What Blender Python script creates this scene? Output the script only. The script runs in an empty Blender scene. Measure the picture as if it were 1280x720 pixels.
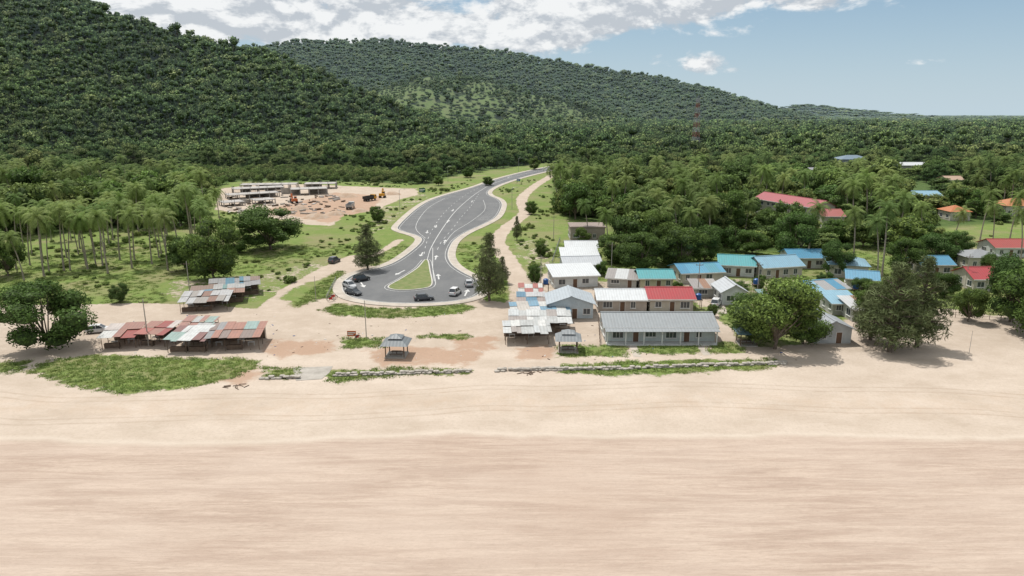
import bpy,bmesh,math,random
import numpy as np
from mathutils import Vector,Matrix
from mathutils.geometry import tessellate_polygon
R=random.Random(7); rng=np.random.default_rng(7)
FL=881.0; PIT=math.radians(14.1); H=40.0
cp,sp=math.cos(PIT),math.sin(PIT)
sc=bpy.context.scene
# ---- survey: photo bearing -> real ground position ----
def G(px,py,z=0.0):
    a=(px-640)/FL; b=-(py-360)/FL
    t=(z-H)/(-sp+b*cp)
    return Vector((a*t,(cp+b*sp)*t,z))
def P(px,py,d):
    a=(px-640)/FL; b=-(py-360)/FL
    return Vector((a*d,(cp+b*sp)*d,H+(-sp+b*cp)*d))
def mpp(py):
    b=-(py-360)/FL
    return (-H/(-sp+b*cp))/FL
# ---------------------------------------------------------------- materials
def mk(name):
    m=bpy.data.materials.new(name); m.use_nodes=True
    nt=m.node_tree; return m,nt,nt.nodes['Principled BSDF']
def N(nt,t,**k):
    n=nt.nodes.new(t)
    for a,b in k.items(): setattr(n,a,b)
    return n
def L(nt,a,b): nt.links.new(a,b)
def c4(c): return (c[0],c[1],c[2],1)
def mixc(nt,f,a,b,bt='MIX'):
    n=N(nt,'ShaderNodeMix',data_type='RGBA',blend_type=bt)
    for s,v in ((n.inputs[0],f),(n.inputs[6],a),(n.inputs[7],b)):
        if isinstance(v,bpy.types.NodeSocket): L(nt,v,s)
        elif isinstance(v,(int,float)): s.default_value=v
        else: s.default_value=c4(v)
    return n.outputs[2]
def mth(nt,op,a,b=None,c=None,clamp=False):
    n=N(nt,'ShaderNodeMath',operation=op,use_clamp=clamp)
    for i,v in enumerate((a,b,c)):
        if v is None: continue
        if isinstance(v,bpy.types.NodeSocket): L(nt,v,n.inputs[i])
        else: n.inputs[i].default_value=v
    return n.outputs[0]
def noise(nt,vec,scale,detail=5,rough=.6,sx=1,sy=1,sz=1,dist=0):
    if (sx,sy,sz)!=(1,1,1):
        mp=N(nt,'ShaderNodeMapping'); mp.inputs['Scale'].default_value=(sx,sy,sz); L(nt,vec,mp.inputs['Vector']); vec=mp.outputs[0]
    n=N(nt,'ShaderNodeTexNoise'); n.inputs['Scale'].default_value=scale; n.inputs['Detail'].default_value=detail
    n.inputs['Roughness'].default_value=rough; n.inputs['Distortion'].default_value=dist
    L(nt,vec,n.inputs['Vector']); return n.outputs['Fac']
def mr(nt,v,a,b,c=0,d=1,smooth=False):
    n=N(nt,'ShaderNodeMapRange'); n.clamp=True
    if smooth: n.interpolation_type='SMOOTHSTEP'
    L(nt,v,n.inputs[0])
    for i,x in enumerate((a,b,c,d)): n.inputs[i+1].default_value=x
    return n.outputs[0]
def simple(name,c1,c2=None,scale=1.,rough=.8,bump=0,metal=0,spec=.3,lo=.35,hi=.65):
    m,nt,b=mk(name)
    if c2 is None: c2=tuple(x*.78 for x in c1)
    g=N(nt,'ShaderNodeNewGeometry').outputs['Position']
    n=noise(nt,g,scale,5,.65)
    L(nt,mixc(nt,mr(nt,n,lo,hi),c1,c2),b.inputs['Base Color'])
    b.inputs['Roughness'].default_value=rough; b.inputs['Metallic'].default_value=metal
    b.inputs['Specular IOR Level'].default_value=spec
    if bump:
        bp=N(nt,'ShaderNodeBump'); bp.inputs['Strength'].default_value=bump; bp.inputs['Distance'].default_value=.05
        L(nt,noise(nt,g,scale*6,3),bp.inputs['Height']); L(nt,bp.outputs[0],b.inputs['Normal'])
    return m
_rc={}
def roofm(c,dirt=.35):
    k=tuple(c)+(dirt,)
    if k in _rc: return _rc[k]
    m,nt,b=mk('metal_roofing')
    tc=N(nt,'ShaderNodeTexCoord').outputs['Object']
    g=N(nt,'ShaderNodeNewGeometry').outputs['Position']
    n=noise(nt,g,.9,6,.7); n2=noise(nt,tc,3.,4,.6,1,.12,.12)
    col=mixc(nt,mr(nt,n,.45,.75,0,dirt),c,tuple(.45*x+.05 for x in c))
    col=mixc(nt,mr(nt,n2,.5,.7,0,dirt),col,(.6*c[0]+.07,.6*c[1]+.05,.6*c[2]+.04))
    w=N(nt,'ShaderNodeTexWave'); w.bands_direction='X'; w.inputs['Scale'].default_value=.55; L(nt,tc,w.inputs['Vector'])
    col=mixc(nt,mr(nt,w.outputs['Fac'],0,.25,.22,0),col,tuple(.4*x for x in c))
    L(nt,col,b.inputs['Base Color']); b.inputs['Roughness'].default_value=.5; b.inputs['Specular IOR Level'].default_value=.35
    bp=N(nt,'ShaderNodeBump'); bp.inputs['Strength'].default_value=.5; bp.inputs['Distance'].default_value=.04
    L(nt,w.outputs['Fac'],bp.inputs['Height']); L(nt,bp.outputs[0],b.inputs['Normal'])
    _rc[k]=m; return m
_wc={}
def wallm(c):
    k=tuple(c)
    if k not in _wc: _wc[k]=simple('painted_wall',c,tuple(x*.8 for x in c),.8,.85,.1)
    return _wc[k]
M={}
M['glass']=simple('window_glass',(.03,.04,.05),(.06,.07,.08),1,.12,0,0,.6)
M['white']=simple('white_paint',(.66,.66,.64),None,1,.5)
M['conc']=simple('concrete',(.40,.37,.33),(.28,.26,.23),.5,.9,.2)
M['pave']=simple('concrete_paving',(.47,.42,.36),(.35,.31,.265),.35,.9,.2)
M['kerb']=simple('kerb_concrete',(.52,.5,.47),(.42,.4,.36),.8,.85)
M['door']=simple('door_paint',(.14,.08,.05),None,1,.6)
M['wood']=simple('weathered_wood',(.17,.12,.085),(.09,.065,.05),2,.85)
M['dark']=simple('dark_interior',(.03,.03,.03),(.06,.055,.05),2,.9)
M['rubber']=simple('tyre_rubber',(.02,.02,.02),None,2,.8)
M['steel']=simple('galvanised_steel',(.4,.41,.42),(.3,.3,.3),1,.45,0,.6)
M['mark']=simple('road_paint',(.60,.60,.58),(.25,.25,.25),1.5,.7,lo=.42,hi=.75)
M['bark']=simple('tree_bark',(.19,.15,.12),(.10,.08,.06),3,.95,.4)
M['pbark']=simple('palm_bark',(.34,.30,.25),(.22,.19,.15),3,.95,.4)
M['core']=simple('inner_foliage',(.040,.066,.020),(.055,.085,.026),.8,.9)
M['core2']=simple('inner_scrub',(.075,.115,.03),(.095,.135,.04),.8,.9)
M['yellow']=simple('yellow_machine_paint',(.6,.3,.03),None,1,.5)
M['orange']=simple('orange_paint',(.5,.13,.04),None,1,.5)
M['stone']=simple('seawall_stone',(.46,.42,.37),(.25,.23,.2),1.6,.95,.4)
M['red']=simple('red_paint',(.5,.04,.03),None,1,.5)
M['tank']=simple('water_tank_plastic',(.03,.1,.3),None,1,.4)
def asphalt():
    m,nt,b=mk('asphalt'); g=N(nt,'ShaderNodeNewGeometry').outputs['Position']
    c=mixc(nt,mr(nt,noise(nt,g,.12,5,.6),.35,.65),(.105,.11,.115),(.14,.143,.145))
    c=mixc(nt,mr(nt,noise(nt,g,1.1,6,.7),.45,.8,0,.5),c,(.19,.185,.17))
    c=mixc(nt,mr(nt,noise(nt,g,9,3,.7),.3,.7,0,.3),c,(.07,.07,.075))
    c=mixc(nt,mr(nt,noise(nt,g,.3,4,.6,1,.15,1),.5,.7,0,.35),c,(.075,.077,.08))
    L(nt,c,b.inputs['Base Color']); b.inputs['Roughness'].default_value=.85; return m
M['asph']=asphalt()
def painted_haze(m,nt,shader,out):  # aerial haze painted into the material: bluish glow that grows with world Y
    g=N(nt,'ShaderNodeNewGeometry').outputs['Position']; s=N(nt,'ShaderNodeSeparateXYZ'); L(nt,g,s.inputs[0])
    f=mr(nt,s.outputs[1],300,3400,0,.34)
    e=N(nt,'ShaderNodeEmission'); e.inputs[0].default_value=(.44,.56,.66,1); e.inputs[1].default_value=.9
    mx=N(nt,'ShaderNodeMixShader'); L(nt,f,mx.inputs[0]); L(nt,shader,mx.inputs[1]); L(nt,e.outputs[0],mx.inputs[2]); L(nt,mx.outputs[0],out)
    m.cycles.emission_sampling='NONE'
def leafm(name,cols,hz=True,tr=.25,patch=False):
    m,nt,b=mk(name); out=nt.nodes['Material Output']
    oi=N(nt,'ShaderNodeObjectInfo'); at=N(nt,'ShaderNodeAttribute'); at.attribute_name='lv'
    cr=N(nt,'ShaderNodeValToRGB'); el=cr.color_ramp.elements
    k=len(cols)
    el[0].position=0; el[0].color=c4(cols[0]); el[1].position=1; el[1].color=c4(cols[-1])
    for i in range(1,k-1): e=el.new(i/(k-1)); e.color=c4(cols[i])
    L(nt,oi.outputs['Random'],cr.inputs[0]); base=cr.outputs[0]
    g=N(nt,'ShaderNodeNewGeometry').outputs['Position']
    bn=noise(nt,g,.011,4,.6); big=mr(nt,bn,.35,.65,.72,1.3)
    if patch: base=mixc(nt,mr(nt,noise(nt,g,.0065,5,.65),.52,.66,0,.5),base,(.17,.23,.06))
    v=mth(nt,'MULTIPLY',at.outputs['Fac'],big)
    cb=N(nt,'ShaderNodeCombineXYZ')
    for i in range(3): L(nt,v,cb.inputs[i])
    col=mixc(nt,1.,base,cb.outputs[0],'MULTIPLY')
    L(nt,col,b.inputs['Base Color']); b.inputs['Roughness'].default_value=.65; b.inputs['Specular IOR Level'].default_value=.12
    sh=b.outputs[0]
    if tr:
        t=N(nt,'ShaderNodeBsdfTranslucent'); L(nt,col,t.inputs[0])
        mx=N(nt,'ShaderNodeMixShader'); mx.inputs[0].default_value=tr; L(nt,b.outputs[0],mx.inputs[1]); L(nt,t.outputs[0],mx.inputs[2]); sh=mx.outputs[0]
    if hz: painted_haze(m,nt,sh,out.inputs[0])
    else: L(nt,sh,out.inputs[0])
    return m
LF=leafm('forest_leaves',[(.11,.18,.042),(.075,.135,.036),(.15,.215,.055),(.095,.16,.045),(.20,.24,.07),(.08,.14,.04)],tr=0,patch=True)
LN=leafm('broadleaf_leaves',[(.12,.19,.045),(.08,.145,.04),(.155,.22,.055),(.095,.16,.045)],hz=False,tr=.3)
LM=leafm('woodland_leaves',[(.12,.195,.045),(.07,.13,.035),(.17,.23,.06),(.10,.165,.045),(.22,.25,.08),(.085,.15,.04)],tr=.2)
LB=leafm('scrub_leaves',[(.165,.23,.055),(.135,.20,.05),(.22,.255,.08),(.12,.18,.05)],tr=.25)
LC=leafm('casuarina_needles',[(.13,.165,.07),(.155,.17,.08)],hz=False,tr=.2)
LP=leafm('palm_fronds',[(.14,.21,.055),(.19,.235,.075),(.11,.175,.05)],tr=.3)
# ---------------------------------------------------------------- mesh helpers
class MB:
    def __init__(s): s.v=[];s.f=[];s.m=[]
    def add(s,v,f,mi=0):
        o=len(s.v); s.v+= [tuple(x) for x in v]; s.f+=[tuple(i+o for i in q) for q in f]; s.m+=[mi]*len(f)
    def box(s,x0,x1,y0,y1,z0,z1,mi=0,M4=None):
        v=[Vector(p) for p in ((x0,y0,z0),(x1,y0,z0),(x1,y1,z0),(x0,y1,z0),(x0,y0,z1),(x1,y0,z1),(x1,y1,z1),(x0,y1,z1))]
        if M4: v=[M4@p for p in v]
        s.add(v,[(0,3,2,1),(4,5,6,7),(0,1,5,4),(1,2,6,5),(2,3,7,6),(3,0,4,7)],mi)
    def prism(s,prof,axis,a0,a1,mi=0):
        n=len(prof)
        def pt(q,a): return (a,q[0],q[1]) if axis=='x' else (q[0],a,q[1])
        v=[pt(q,a0) for q in prof]+[pt(q,a1) for q in prof]
        f=[tuple(range(n)),tuple(range(2*n-1,n-1,-1))]+[(i,(i+1)%n,(i+1)%n+n,i+n) for i in range(n)]
        s.add(v,f,mi)
    def tube(s,pts,rad,n=6,mi=0):
        rings=[]; pts=[Vector(p) for p in pts]
        for i,p in enumerate(pts):
            d=(pts[min(i+1,len(pts)-1)]-pts[max(i-1,0)]).normalized()
            u=d.cross(Vector((.31,.9,.2))).normalized(); w=d.cross(u)
            rings.append([p+(u*math.cos(2*math.pi*k/n)+w*math.sin(2*math.pi*k/n))*rad[i] for k in range(n)])
        v=[q for r in rings for q in r]; f=[]
        for i in range(len(pts)-1):
            for k in range(n): f.append((i*n+k,i*n+(k+1)%n,(i+1)*n+(k+1)%n,(i+1)*n+k))
        f.append(tuple(range(n-1,-1,-1))); f.append(tuple((len(pts)-1)*n+k for k in range(n)))
        s.add(v,f,mi)
    def mesh(s,name,mats):
        me=bpy.data.meshes.new(name); me.from_pydata(s.v,[],s.f)
        for m in mats: me.materials.append(m)
        me.polygons.foreach_set('material_index',s.m); me.update(); return me
    def obj(s,name,mats,parent=None,smooth=False,loc=None,rot=0):
        if not isinstance(mats,(list,tuple)): mats=[mats]
        me=s.mesh(name,mats)
        bm=bmesh.new(); bm.from_mesh(me); bmesh.ops.recalc_face_normals(bm,faces=bm.faces); bm.to_mesh(me); bm.free()
        if smooth: me.shade_smooth()
        o=bpy.data.objects.new(name,me); sc.collection.objects.link(o)
        if parent: o.parent=parent
        if loc is not None: o.location=loc; o.rotation_euler=(0,0,rot)
        return o
def empty(name,loc,rot=0,s=1):
    e=bpy.data.objects.new(name,None); e.location=loc; e.rotation_euler=(0,0,rot); e.scale=(s,s,s); e.empty_display_size=.5
    sc.collection.objects.link(e); return e
def catmull(p,closed=False,n=6):
    p=[Vector((q[0],q[1])) for q in p]; o=[]; m=len(p)
    for i in range(m if closed else m-1):
        if closed: a,b,c,d=p[(i-1)%m],p[i],p[(i+1)%m],p[(i+2)%m]
        else: a,b,c,d=p[max(i-1,0)],p[i],p[i+1],p[min(i+2,m-1)]
        for k in range(n):
            t=k/n
            o.append(.5*((2*b)+(c-a)*t+(2*a-5*b+4*c-d)*t*t+(3*b-a-3*c+d)*t**3))
    if not closed: o.append(p[-1])
    return o
def chaikin(p,it=3):
    p=[Vector((q[0],q[1])) for q in p]
    for _ in range(it):
        o=[]
        for i in range(len(p)):
            a,b=p[i],p[(i+1)%len(p)]; o+=[a.lerp(b,.25),a.lerp(b,.75)]
        p=o
    return p
def GW(l): return [G(*q).xy for q in l]
def area(p): return .5*sum(p[i][0]*p[(i+1)%len(p)][1]-p[(i+1)%len(p)][0]*p[i][1] for i in range(len(p)))
def sheet(name,pts,z,mat,z0=None):
    v=[Vector((q[0],q[1],z)) for q in pts]; t=tessellate_polygon([v]); b=MB(); b.add(v,t)
    if z0 is not None:
        n=len(v); w=v+[Vector((q[0],q[1],z0)) for q in v]; b.add(w,[(i,(i+1)%n,(i+1)%n+n,i+n) for i in range(n)])
    me=b.mesh(name,[mat])
    bm=bmesh.new(); bm.from_mesh(me)
    for f in bm.faces:
        if abs(f.normal.z)>.5 and f.normal.z<0: f.normal_flip()
    bm.to_mesh(me); bm.free()
    o=bpy.data.objects.new(name,me); sc.collection.objects.link(o); return o
def ribbon(name,pts,o1,o2,z,mat,closed=False,z0=None,coll=None):
    n=len(pts); A=[];B=[]
    for i in range(n):
        a=pts[(i-1)%n] if closed else pts[max(i-1,0)]; c=pts[(i+1)%n] if closed else pts[min(i+1,n-1)]
        d=(c-a).normalized(); nr=Vector((d.y,-d.x)); A.append(pts[i]+nr*o1); B.append(pts[i]+nr*o2)
    b=coll or MB(); v=[(q.x,q.y,z) for q in A]+[(q.x,q.y,z) for q in B]
    rng_=range(n if closed else n-1)
    f=[(i,(i+1)%n,(i+1)%n+n,i+n) for i in rng_]
    b.add(v,f)
    if z0 is not None:
        for S in (A,B):
            w=[(q.x,q.y,z) for q in S]+[(q.x,q.y,z0) for q in S]; b.add(w,f)
    if coll is None: return b.obj(name,mat)
# ---------------------------------------------------------------- terrain
_T=rng.random((256,256))
def vn(x,y,s=0):
    x=x+s*17.3; y=y+s*9.1
    xi=np.floor(x).astype(int); yi=np.floor(y).astype(int); fx=x-xi; fy=y-yi
    fx=fx*fx*(3-2*fx); fy=fy*fy*(3-2*fy)
    g=lambda i,j:_T[i&255,j&255]
    return (g(xi,yi)*(1-fx)+g(xi+1,yi)*fx)*(1-fy)+(g(xi,yi+1)*(1-fx)+g(xi+1,yi+1)*fx)*fy
def fbm(x,y,s=0,o=4): 
    r=0;a=.5
    for i in range(o): r=r+a*vn(x*2**i,y*2**i,s+i); a*=.5
    return r
RA=[(-1100,-330,900,14),(-500,-200,900,14),(-200,-120,900,14),(0,-45,900,14),(115,8,900,14),(190,30,890,14),(255,52,880,14),(310,62,860,14),(350,76,840,14),(400,100,820,14),(440,128,790,14),(470,160,750,12),(500,192,700,10)]
RB=[(-100,60,2200,12),(250,60,2200,12),(330,58,2200,12),(370,50,2200,12),(430,52,2200,12),(480,50,2200,12),(540,57,2200,12),(620,62,2200,12),(680,74,2200,12),(760,87,2200,12),(830,97,2200,12),(880,108,2200,12),(930,126,2200,12),(975,138,2200,10)]
RC=[(440,136,1400,3),(505,103,1400,3),(540,93,1400,3),(580,98,1400,3),(640,113,1400,3),(700,127,1400,3),(770,146,1400,3)]
RD=[(900,140,3600,8),(960,137,3600,8),(1010,131,3600,8),(1060,137,3600,8),(1110,142,3600,8)]
def ridge(x,y,rp,wk,wc,wmax,pw):
    pts=[P(a,b,d)-Vector((0,0,t)) for a,b,d,t in rp]; h=np.zeros_like(x)
    for a,b in zip(pts[:-1],pts[1:]):
        dx,dy=b.x-a.x,b.y-a.y; l2=dx*dx+dy*dy
        t=np.clip(((x-a.x)*dx+(y-a.y)*dy)/l2,0,1)
        d=np.hypot(x-a.x-t*dx,y-a.y-t*dy); z=np.maximum(a.z+(b.z-a.z)*t,1)
        w=np.minimum(z*wk+wc,wmax); q=np.clip(1-d/w,0,1)
        h=np.maximum(h,z*q**pw)
    return h
def hts(x,y):
    x=np.asarray(x,float); y=np.asarray(y,float)
    wx=x+60*(fbm(x/140,y/140,1)-.47); wy=y+60*(fbm(x/140,y/140,5)-.47)
    a=ridge(wx,wy,RA,2.1,60,450,1.15); a*=1+(fbm(x/130,y/130,2)-.5)*.5*np.clip((a)/60,0,1)*np.clip((900-y)/200,0,1)
    x2=x+260*(fbm(x/420,y/420,3)-.47)*np.clip((2150-y)/300,0,1)
    b=ridge(x2,y,RB,2.6,80,760,1.2); b*=1+(fbm(x/190,y/190,7)-.5)*.6*np.clip((2150-y)/300,0,1)
    c=ridge(wx,wy,RC,2.6,60,420,1.1); c*=1+(fbm(x/70,y/70,6)-.5)*.3; d=ridge(x,y,RD,5,150,800,1.)
    far=3*fbm(x/300,y/300,9)*np.clip((y-600)/400,0,1)
    h=np.maximum.reduce([a,b,c,d])+far
    return h,a,b,c,d
def poly_sd(X,Y,poly):
    n=len(poly); ins=np.zeros(X.shape,bool); d=np.full(X.shape,1e9)
    for i in range(n):
        ax,ay=poly[i];bx,by=poly[(i+1)%n]
        cond=((ay>Y)!=(by>Y)); 
        with np.errstate(divide='ignore',invalid='ignore'):
            xx=(bx-ax)*(Y-ay)/(by-ay if by!=ay else 1e-9)+ax
        ins^=cond&(X<xx)
        dx,dy=bx-ax,by-ay; t=np.clip(((X-ax)*dx+(Y-ay)*dy)/(dx*dx+dy*dy+1e-9),0,1)
        d=np.minimum(d,np.hypot(X-ax-t*dx,Y-ay-t*dy))
    return np.where(ins,d,-d)
def line_sd(X,Y,pl,w):
    d=np.full(X.shape,1e9)
    for (ax,ay),(bx,by) in zip(pl[:-1],pl[1:]):
        dx,dy=bx-ax,by-ay; t=np.clip(((X-ax)*dx+(Y-ay)*dy)/(dx*dx+dy*dy+1e-9),0,1)
        d=np.minimum(d,np.hypot(X-ax-t*dx,Y-ay-t*dy))
    return w-d
def bx(x0,y0,x1,y1): return [(x0,y0),(x1,y0),(x1,y1),(x0,y1)]
land=[(-2600,380),(-300,380),(0,384),(120,380),(215,385),(320,386),(345,368),(400,340),(440,322),(470,335),(560,340),(600,345),(606,378),(640,377),(652,372),(690,360),(750,365),(800,395),(900,400),(930,432),(1000,432),(1080,420),(1120,405),(1200,398),(1290,415),(1700,440),(3500,440),(9000,190),(9000,150),(-9000,150),(-9000,190)]
grass=[[(30,466),(60,450),(110,443),(200,446),(325,449),(318,462),(290,474),(235,486),(150,492),(95,485)],[(-300,470),(0,452),(40,452),(30,466),(-300,482)],
 [(398,388),(420,380),(500,386),(580,379),(594,385),(572,393),(480,398),(420,395)],[(408,464),(500,459),(592,461),(590,467),(500,470),(430,478),(408,478)],
 [(326,458),(376,458),(384,466),(362,473),(328,472)],bx(694,431,784,446),bx(796,428,876,443),bx(886,428,930,442),[(700,456),(800,451),(960,448),(985,452),(960,462),(760,470),(700,466)],
 [(428,422),(480,422),(482,434),(430,436)],[(345,372),(395,350),(428,338),(432,352),(410,372),(370,384)],[(600,350),(632,345),(640,372),(612,376),(604,362)],bx(520,418,590,424),[(660,372),(690,370),(690,384),(662,384)],[(940,400),(1010,400),(1010,420),(950,420)]]
sandp=[[(268,262),(276,236),(330,229),(400,231),(470,234),(520,236),(524,243),(498,250),(470,263),(430,270),(414,283),(380,280),(330,272)],
 [(640,372),(652,345),(690,340),(756,352),(800,352),(805,388),(900,392),(905,430),(690,440),(640,440)],[(1060,395),(1100,388),(1180,384),(1240,392),(1290,400),(1290,440),(1000,440),(1010,420)],[(-300,388),(0,388),(120,384),(210,392),(330,392),(330,445),(120,443),(40,450),(-300,452)],
 [(1170,302),(1240,300),(1285,310),(1285,322),(1180,318)],[(845,352),(900,350),(905,385),(870,385)],[(905,345),(1015,348),(1012,372),(905,372)],
 [(200,352),(330,340),(420,318),(440,322),(345,368),(320,388),(210,388)],[(640,300),(690,300),(700,345),(650,350)],[(470,262),(520,243),(556,240),(512,262),(492,284),(440,300)]]
half=[.95,.75,.8,.9,.45,.6,.45,.42,.45,.38]
sandl=[([(690,219),(664,236),(652,250),(656,266),(634,284),(622,300),(632,320),(646,345),(652,378)],2.6),([(447,321),(415,335),(365,365),(330,392)],3.0),
 ([(330,392),(190,384),(60,386),(-300,390)],3.2),([(652,378),(640,400),(600,398)],3.5),([(500,300),(470,318),(440,326)],1.3),([(900,372),(935,384),(960,375)],2)]
red=[[(450,437),(500,430),(600,436),(606,450),(590,458),(470,458)],[(262,478),(300,462),(328,455),(330,472),(300,484)],[(636,432),(695,432),(690,450),(640,450)],[(330,425),(420,424),(424,440),(350,450),(330,440)],
 [(330,262),(420,240),(480,245),(470,262),(410,280)],[(560,420),(626,420),(620,440),(560,436)]]
forestP=[[(-1800,296),(0,296),(120,290),(240,284),(264,258),(262,236),(290,227),(420,227),(530,230),(556,222),(600,214),(650,207),(684,203.6),(-1800,203.6)],
 [(722,203.6),(706,212),(692,235),(700,262),(712,274),(765,280),(780,300),(770,330),(850,324),(862,316),(940,316),(1090,310),(1140,318),(1170,300),(1172,285),(1290,276),(2400,285),(2400,203.6)]]
gx=np.unique(np.concatenate([np.arange(-112,122,.6),-112-np.cumsum(1.0*1.035**np.arange(0,150)),122+np.cumsum(1.0*1.035**np.arange(0,150))]))
gy=np.unique(np.concatenate([np.array([-300,-150,-60,-10,20,35,45]),np.arange(50,100,1.5),np.arange(100,210,.6),np.arange(210,330,1.1),np.arange(330,600,3.),600+np.cumsum(4*1.028**np.arange(0,135))]))
X,Y=np.meshgrid(gx,gy); X=X.ravel();Y=Y.ravel()
h,ha,hb,hc,hd=hts(X,Y)
near=Y<600
Z=np.where(Y>400,h,0.0)
Rm=np.where(near,0,1.).astype(float); Gm=np.zeros_like(X); Bm=np.where(near,0,1.).astype(float)
xn,yn=X[near],Y[near]
wx=xn+1.6*(fbm(xn/3,yn/3,3)-.47)*2; wy=yn+1.6*(fbm(xn/3,yn/3,8)-.47)*2
def sm(sd,w): return np.clip(.5+sd/(2*w),0,1)
r=sm(poly_sd(wx,wy,GW(land)),1.2)
for p,k in zip(sandp,half): r=np.minimum(r,1-k*sm(poly_sd(wx,wy,GW(p)),2.5 if k<.5 else 1.2))
for p,w in sandl: r=np.minimum(r,1-sm(line_sd(xn+(wx-xn)*.4,yn+(wy-yn)*.4,[tuple(q) for q in catmull(GW(p),n=4)],w),.7))
for p in grass: r=np.maximum(r,.86*sm(poly_sd(wx,wy,GW(p)),1.6))
g_=np.zeros_like(xn)
for p in red: g_=np.maximum(g_,.9*sm(poly_sd(wx,wy,GW(p)),1.8))
b_=np.zeros_like(xn)
for p in forestP: b_=np.maximum(b_,sm(poly_sd(wx,wy,GW(p)),3))
Rm[near]=r;Gm[near]=g_;Bm[near]=np.where(yn>560,1,b_)
isC=(hc>10)&(hc>=hb*.98)&(hc>=ha); Bm[isC]=.6
nx,ny=len(gx),len(gy)
me=bpy.data.meshes.new('ground'); me.vertices.add(nx*ny); me.vertices.foreach_set('co',np.stack([X,Y,Z],1).ravel())
I,J=np.meshgrid(np.arange(nx-1),np.arange(ny-1)); I=I.ravel();J=J.ravel(); a=J*nx+I
q=np.stack([a,a+1,a+1+nx,a+nx],1).ravel()
me.loops.add(len(q)); me.loops.foreach_set('vertex_index',q); me.polygons.add(len(a)); me.polygons.foreach_set('loop_start',np.arange(len(a))*4)
me.update(calc_edges=True); me.validate()
ca=me.attributes.new('mask','FLOAT_COLOR','POINT'); ca.data.foreach_set('color',np.stack([Rm,Gm,Bm,np.ones_like(Rm)],1).ravel())
me.shade_smooth()
go=bpy.data.objects.new('ground',me); sc.collection.objects.link(go)
def groundm():
    m,nt,b=mk('ground_surface'); out=nt.nodes['Material Output']
    g=N(nt,'ShaderNodeNewGeometry').outputs['Position']
    at=N(nt,'ShaderNodeAttribute'); at.attribute_name='mask'; s=N(nt,'ShaderNodeSeparateColor'); L(nt,at.outputs['Color'],s.inputs[0])
    p=N(nt,'ShaderNodeSeparateXYZ'); L(nt,g,p.inputs[0])
    n_big=noise(nt,g,.035,5,.6); n_mid=noise(nt,g,.35,6,.7); n_f=noise(nt,g,2.2,6,.7)
    up=mixc(nt,mr(nt,noise(nt,g,.09,7,.7,1,1.6,1),.38,.66),(.525,.445,.37),(.43,.355,.285))
    up=mixc(nt,mr(nt,n_f,.48,.75,0,.5),up,(.34,.28,.22))
    up=mixc(nt,mr(nt,noise(nt,g,.5,6,.75,.4,1.5,1),.55,.72,0,.4),up,(.57,.50,.42))
    st1=noise(nt,g,1,7,.72,.075,.75,1,.5); st2=noise(nt,g,1,6,.75,.22,3.2,1,.4); st3=noise(nt,g,.05,4,.6,1,2.2,1); st4=noise(nt,g,1,4,.7,1.1,9,1,.3)
    lo=mixc(nt,mr(nt,st1,.40,.60),(.495,.398,.325),(.385,.295,.237))
    lo=mixc(nt,mr(nt,st2,.48,.66,0,.6),lo,(.335,.258,.205))
    lo=mixc(nt,mr(nt,st4,.5,.68,0,.45),lo,(.29,.225,.18))
    lo=mixc(nt,mr(nt,st3,.4,.65,0,.5),lo,(.51,.42,.35))
    lo=mixc(nt,mr(nt,noise(nt,g,3,5,.75,.5,1.6,1),.52,.75,0,.4),lo,(.31,.24,.19))
    lo=mixc(nt,mr(nt,noise(nt,g,.022,4,.55),.5,.68,0,.35),lo,(.36,.26,.2))
    edge=mth(nt,'ADD',p.outputs[1],mth(nt,'MULTIPLY',mth(nt,'SUBTRACT',noise(nt,g,.02,5,.55,1,.3,1),.5),14))
    tf=mr(nt,edge,80.2,82.2,0,1,True)
    sand=mixc(nt,tf,lo,up)
    line=mth(nt,'MULTIPLY',mr(nt,edge,81.3,82.0),mr(nt,edge,82.0,82.9,1,0))
    sand=mixc(nt,mth(nt,'MULTIPLY',line,.4),sand,(.58,.51,.43))
    # a vehicle has driven along the upper beach: two pairs of faint ruts
    wav=mth(nt,'MULTIPLY',mth(nt,'SUBTRACT',noise(nt,g,.018,2,.4,1,.1,1),.5),22)
    ruts=None
    for off in (88.,89.6,95.5,97.1):
        dd=mth(nt,'ABSOLUTE',mth(nt,'SUBTRACT',mth(nt,'ADD',p.outputs[1],wav),off)); q=mr(nt,dd,.1,.3,1,0)
        ruts=q if ruts is None else mth(nt,'MAXIMUM',ruts,q)
    sand=mixc(nt,mth(nt,'MULTIPLY',ruts,mr(nt,n_mid,.35,.6,.1,.5)),sand,(.33,.26,.2))
    band=mth(nt,'MULTIPLY',mr(nt,edge,86,92,0,1,True),mr(nt,edge,92,99,1,0,True))
    sand=mixc(nt,mth(nt,'MULTIPLY',band,mr(nt,n_mid,.4,.65,0,.4)),sand,(.45,.34,.25))
    yard=mr(nt,edge,112,117,0,1,True)
    sand=mixc(nt,mth(nt,'MULTIPLY',yard,mr(nt,n_mid,.35,.65,.15,.75)),sand,(.38,.31,.245))
    rf=mr(nt,mth(nt,'ADD',s.outputs[1],mth(nt,'MULTIPLY',mth(nt,'SUBTRACT',n_mid,.5),1.6)),.4,.85,0,.8,True)
    sand=mixc(nt,rf,sand,mixc(nt,n_f,(.43,.26,.17),(.29,.21,.155)))
    gn=mth(nt,'ADD',mth(nt,'MULTIPLY',mth(nt,'SUBTRACT',noise(nt,g,.9,7,.75),.5),1.4),mth(nt,'MULTIPLY',mth(nt,'SUBTRACT',noise(nt,g,.12,5,.65),.5),1.3))
    gf=mr(nt,mth(nt,'ADD',s.outputs[0],gn),.38,.62,0,1,True)
    gc=mixc(nt,mr(nt,n_mid,.35,.65),(.135,.20,.05),(.195,.235,.075))
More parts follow.
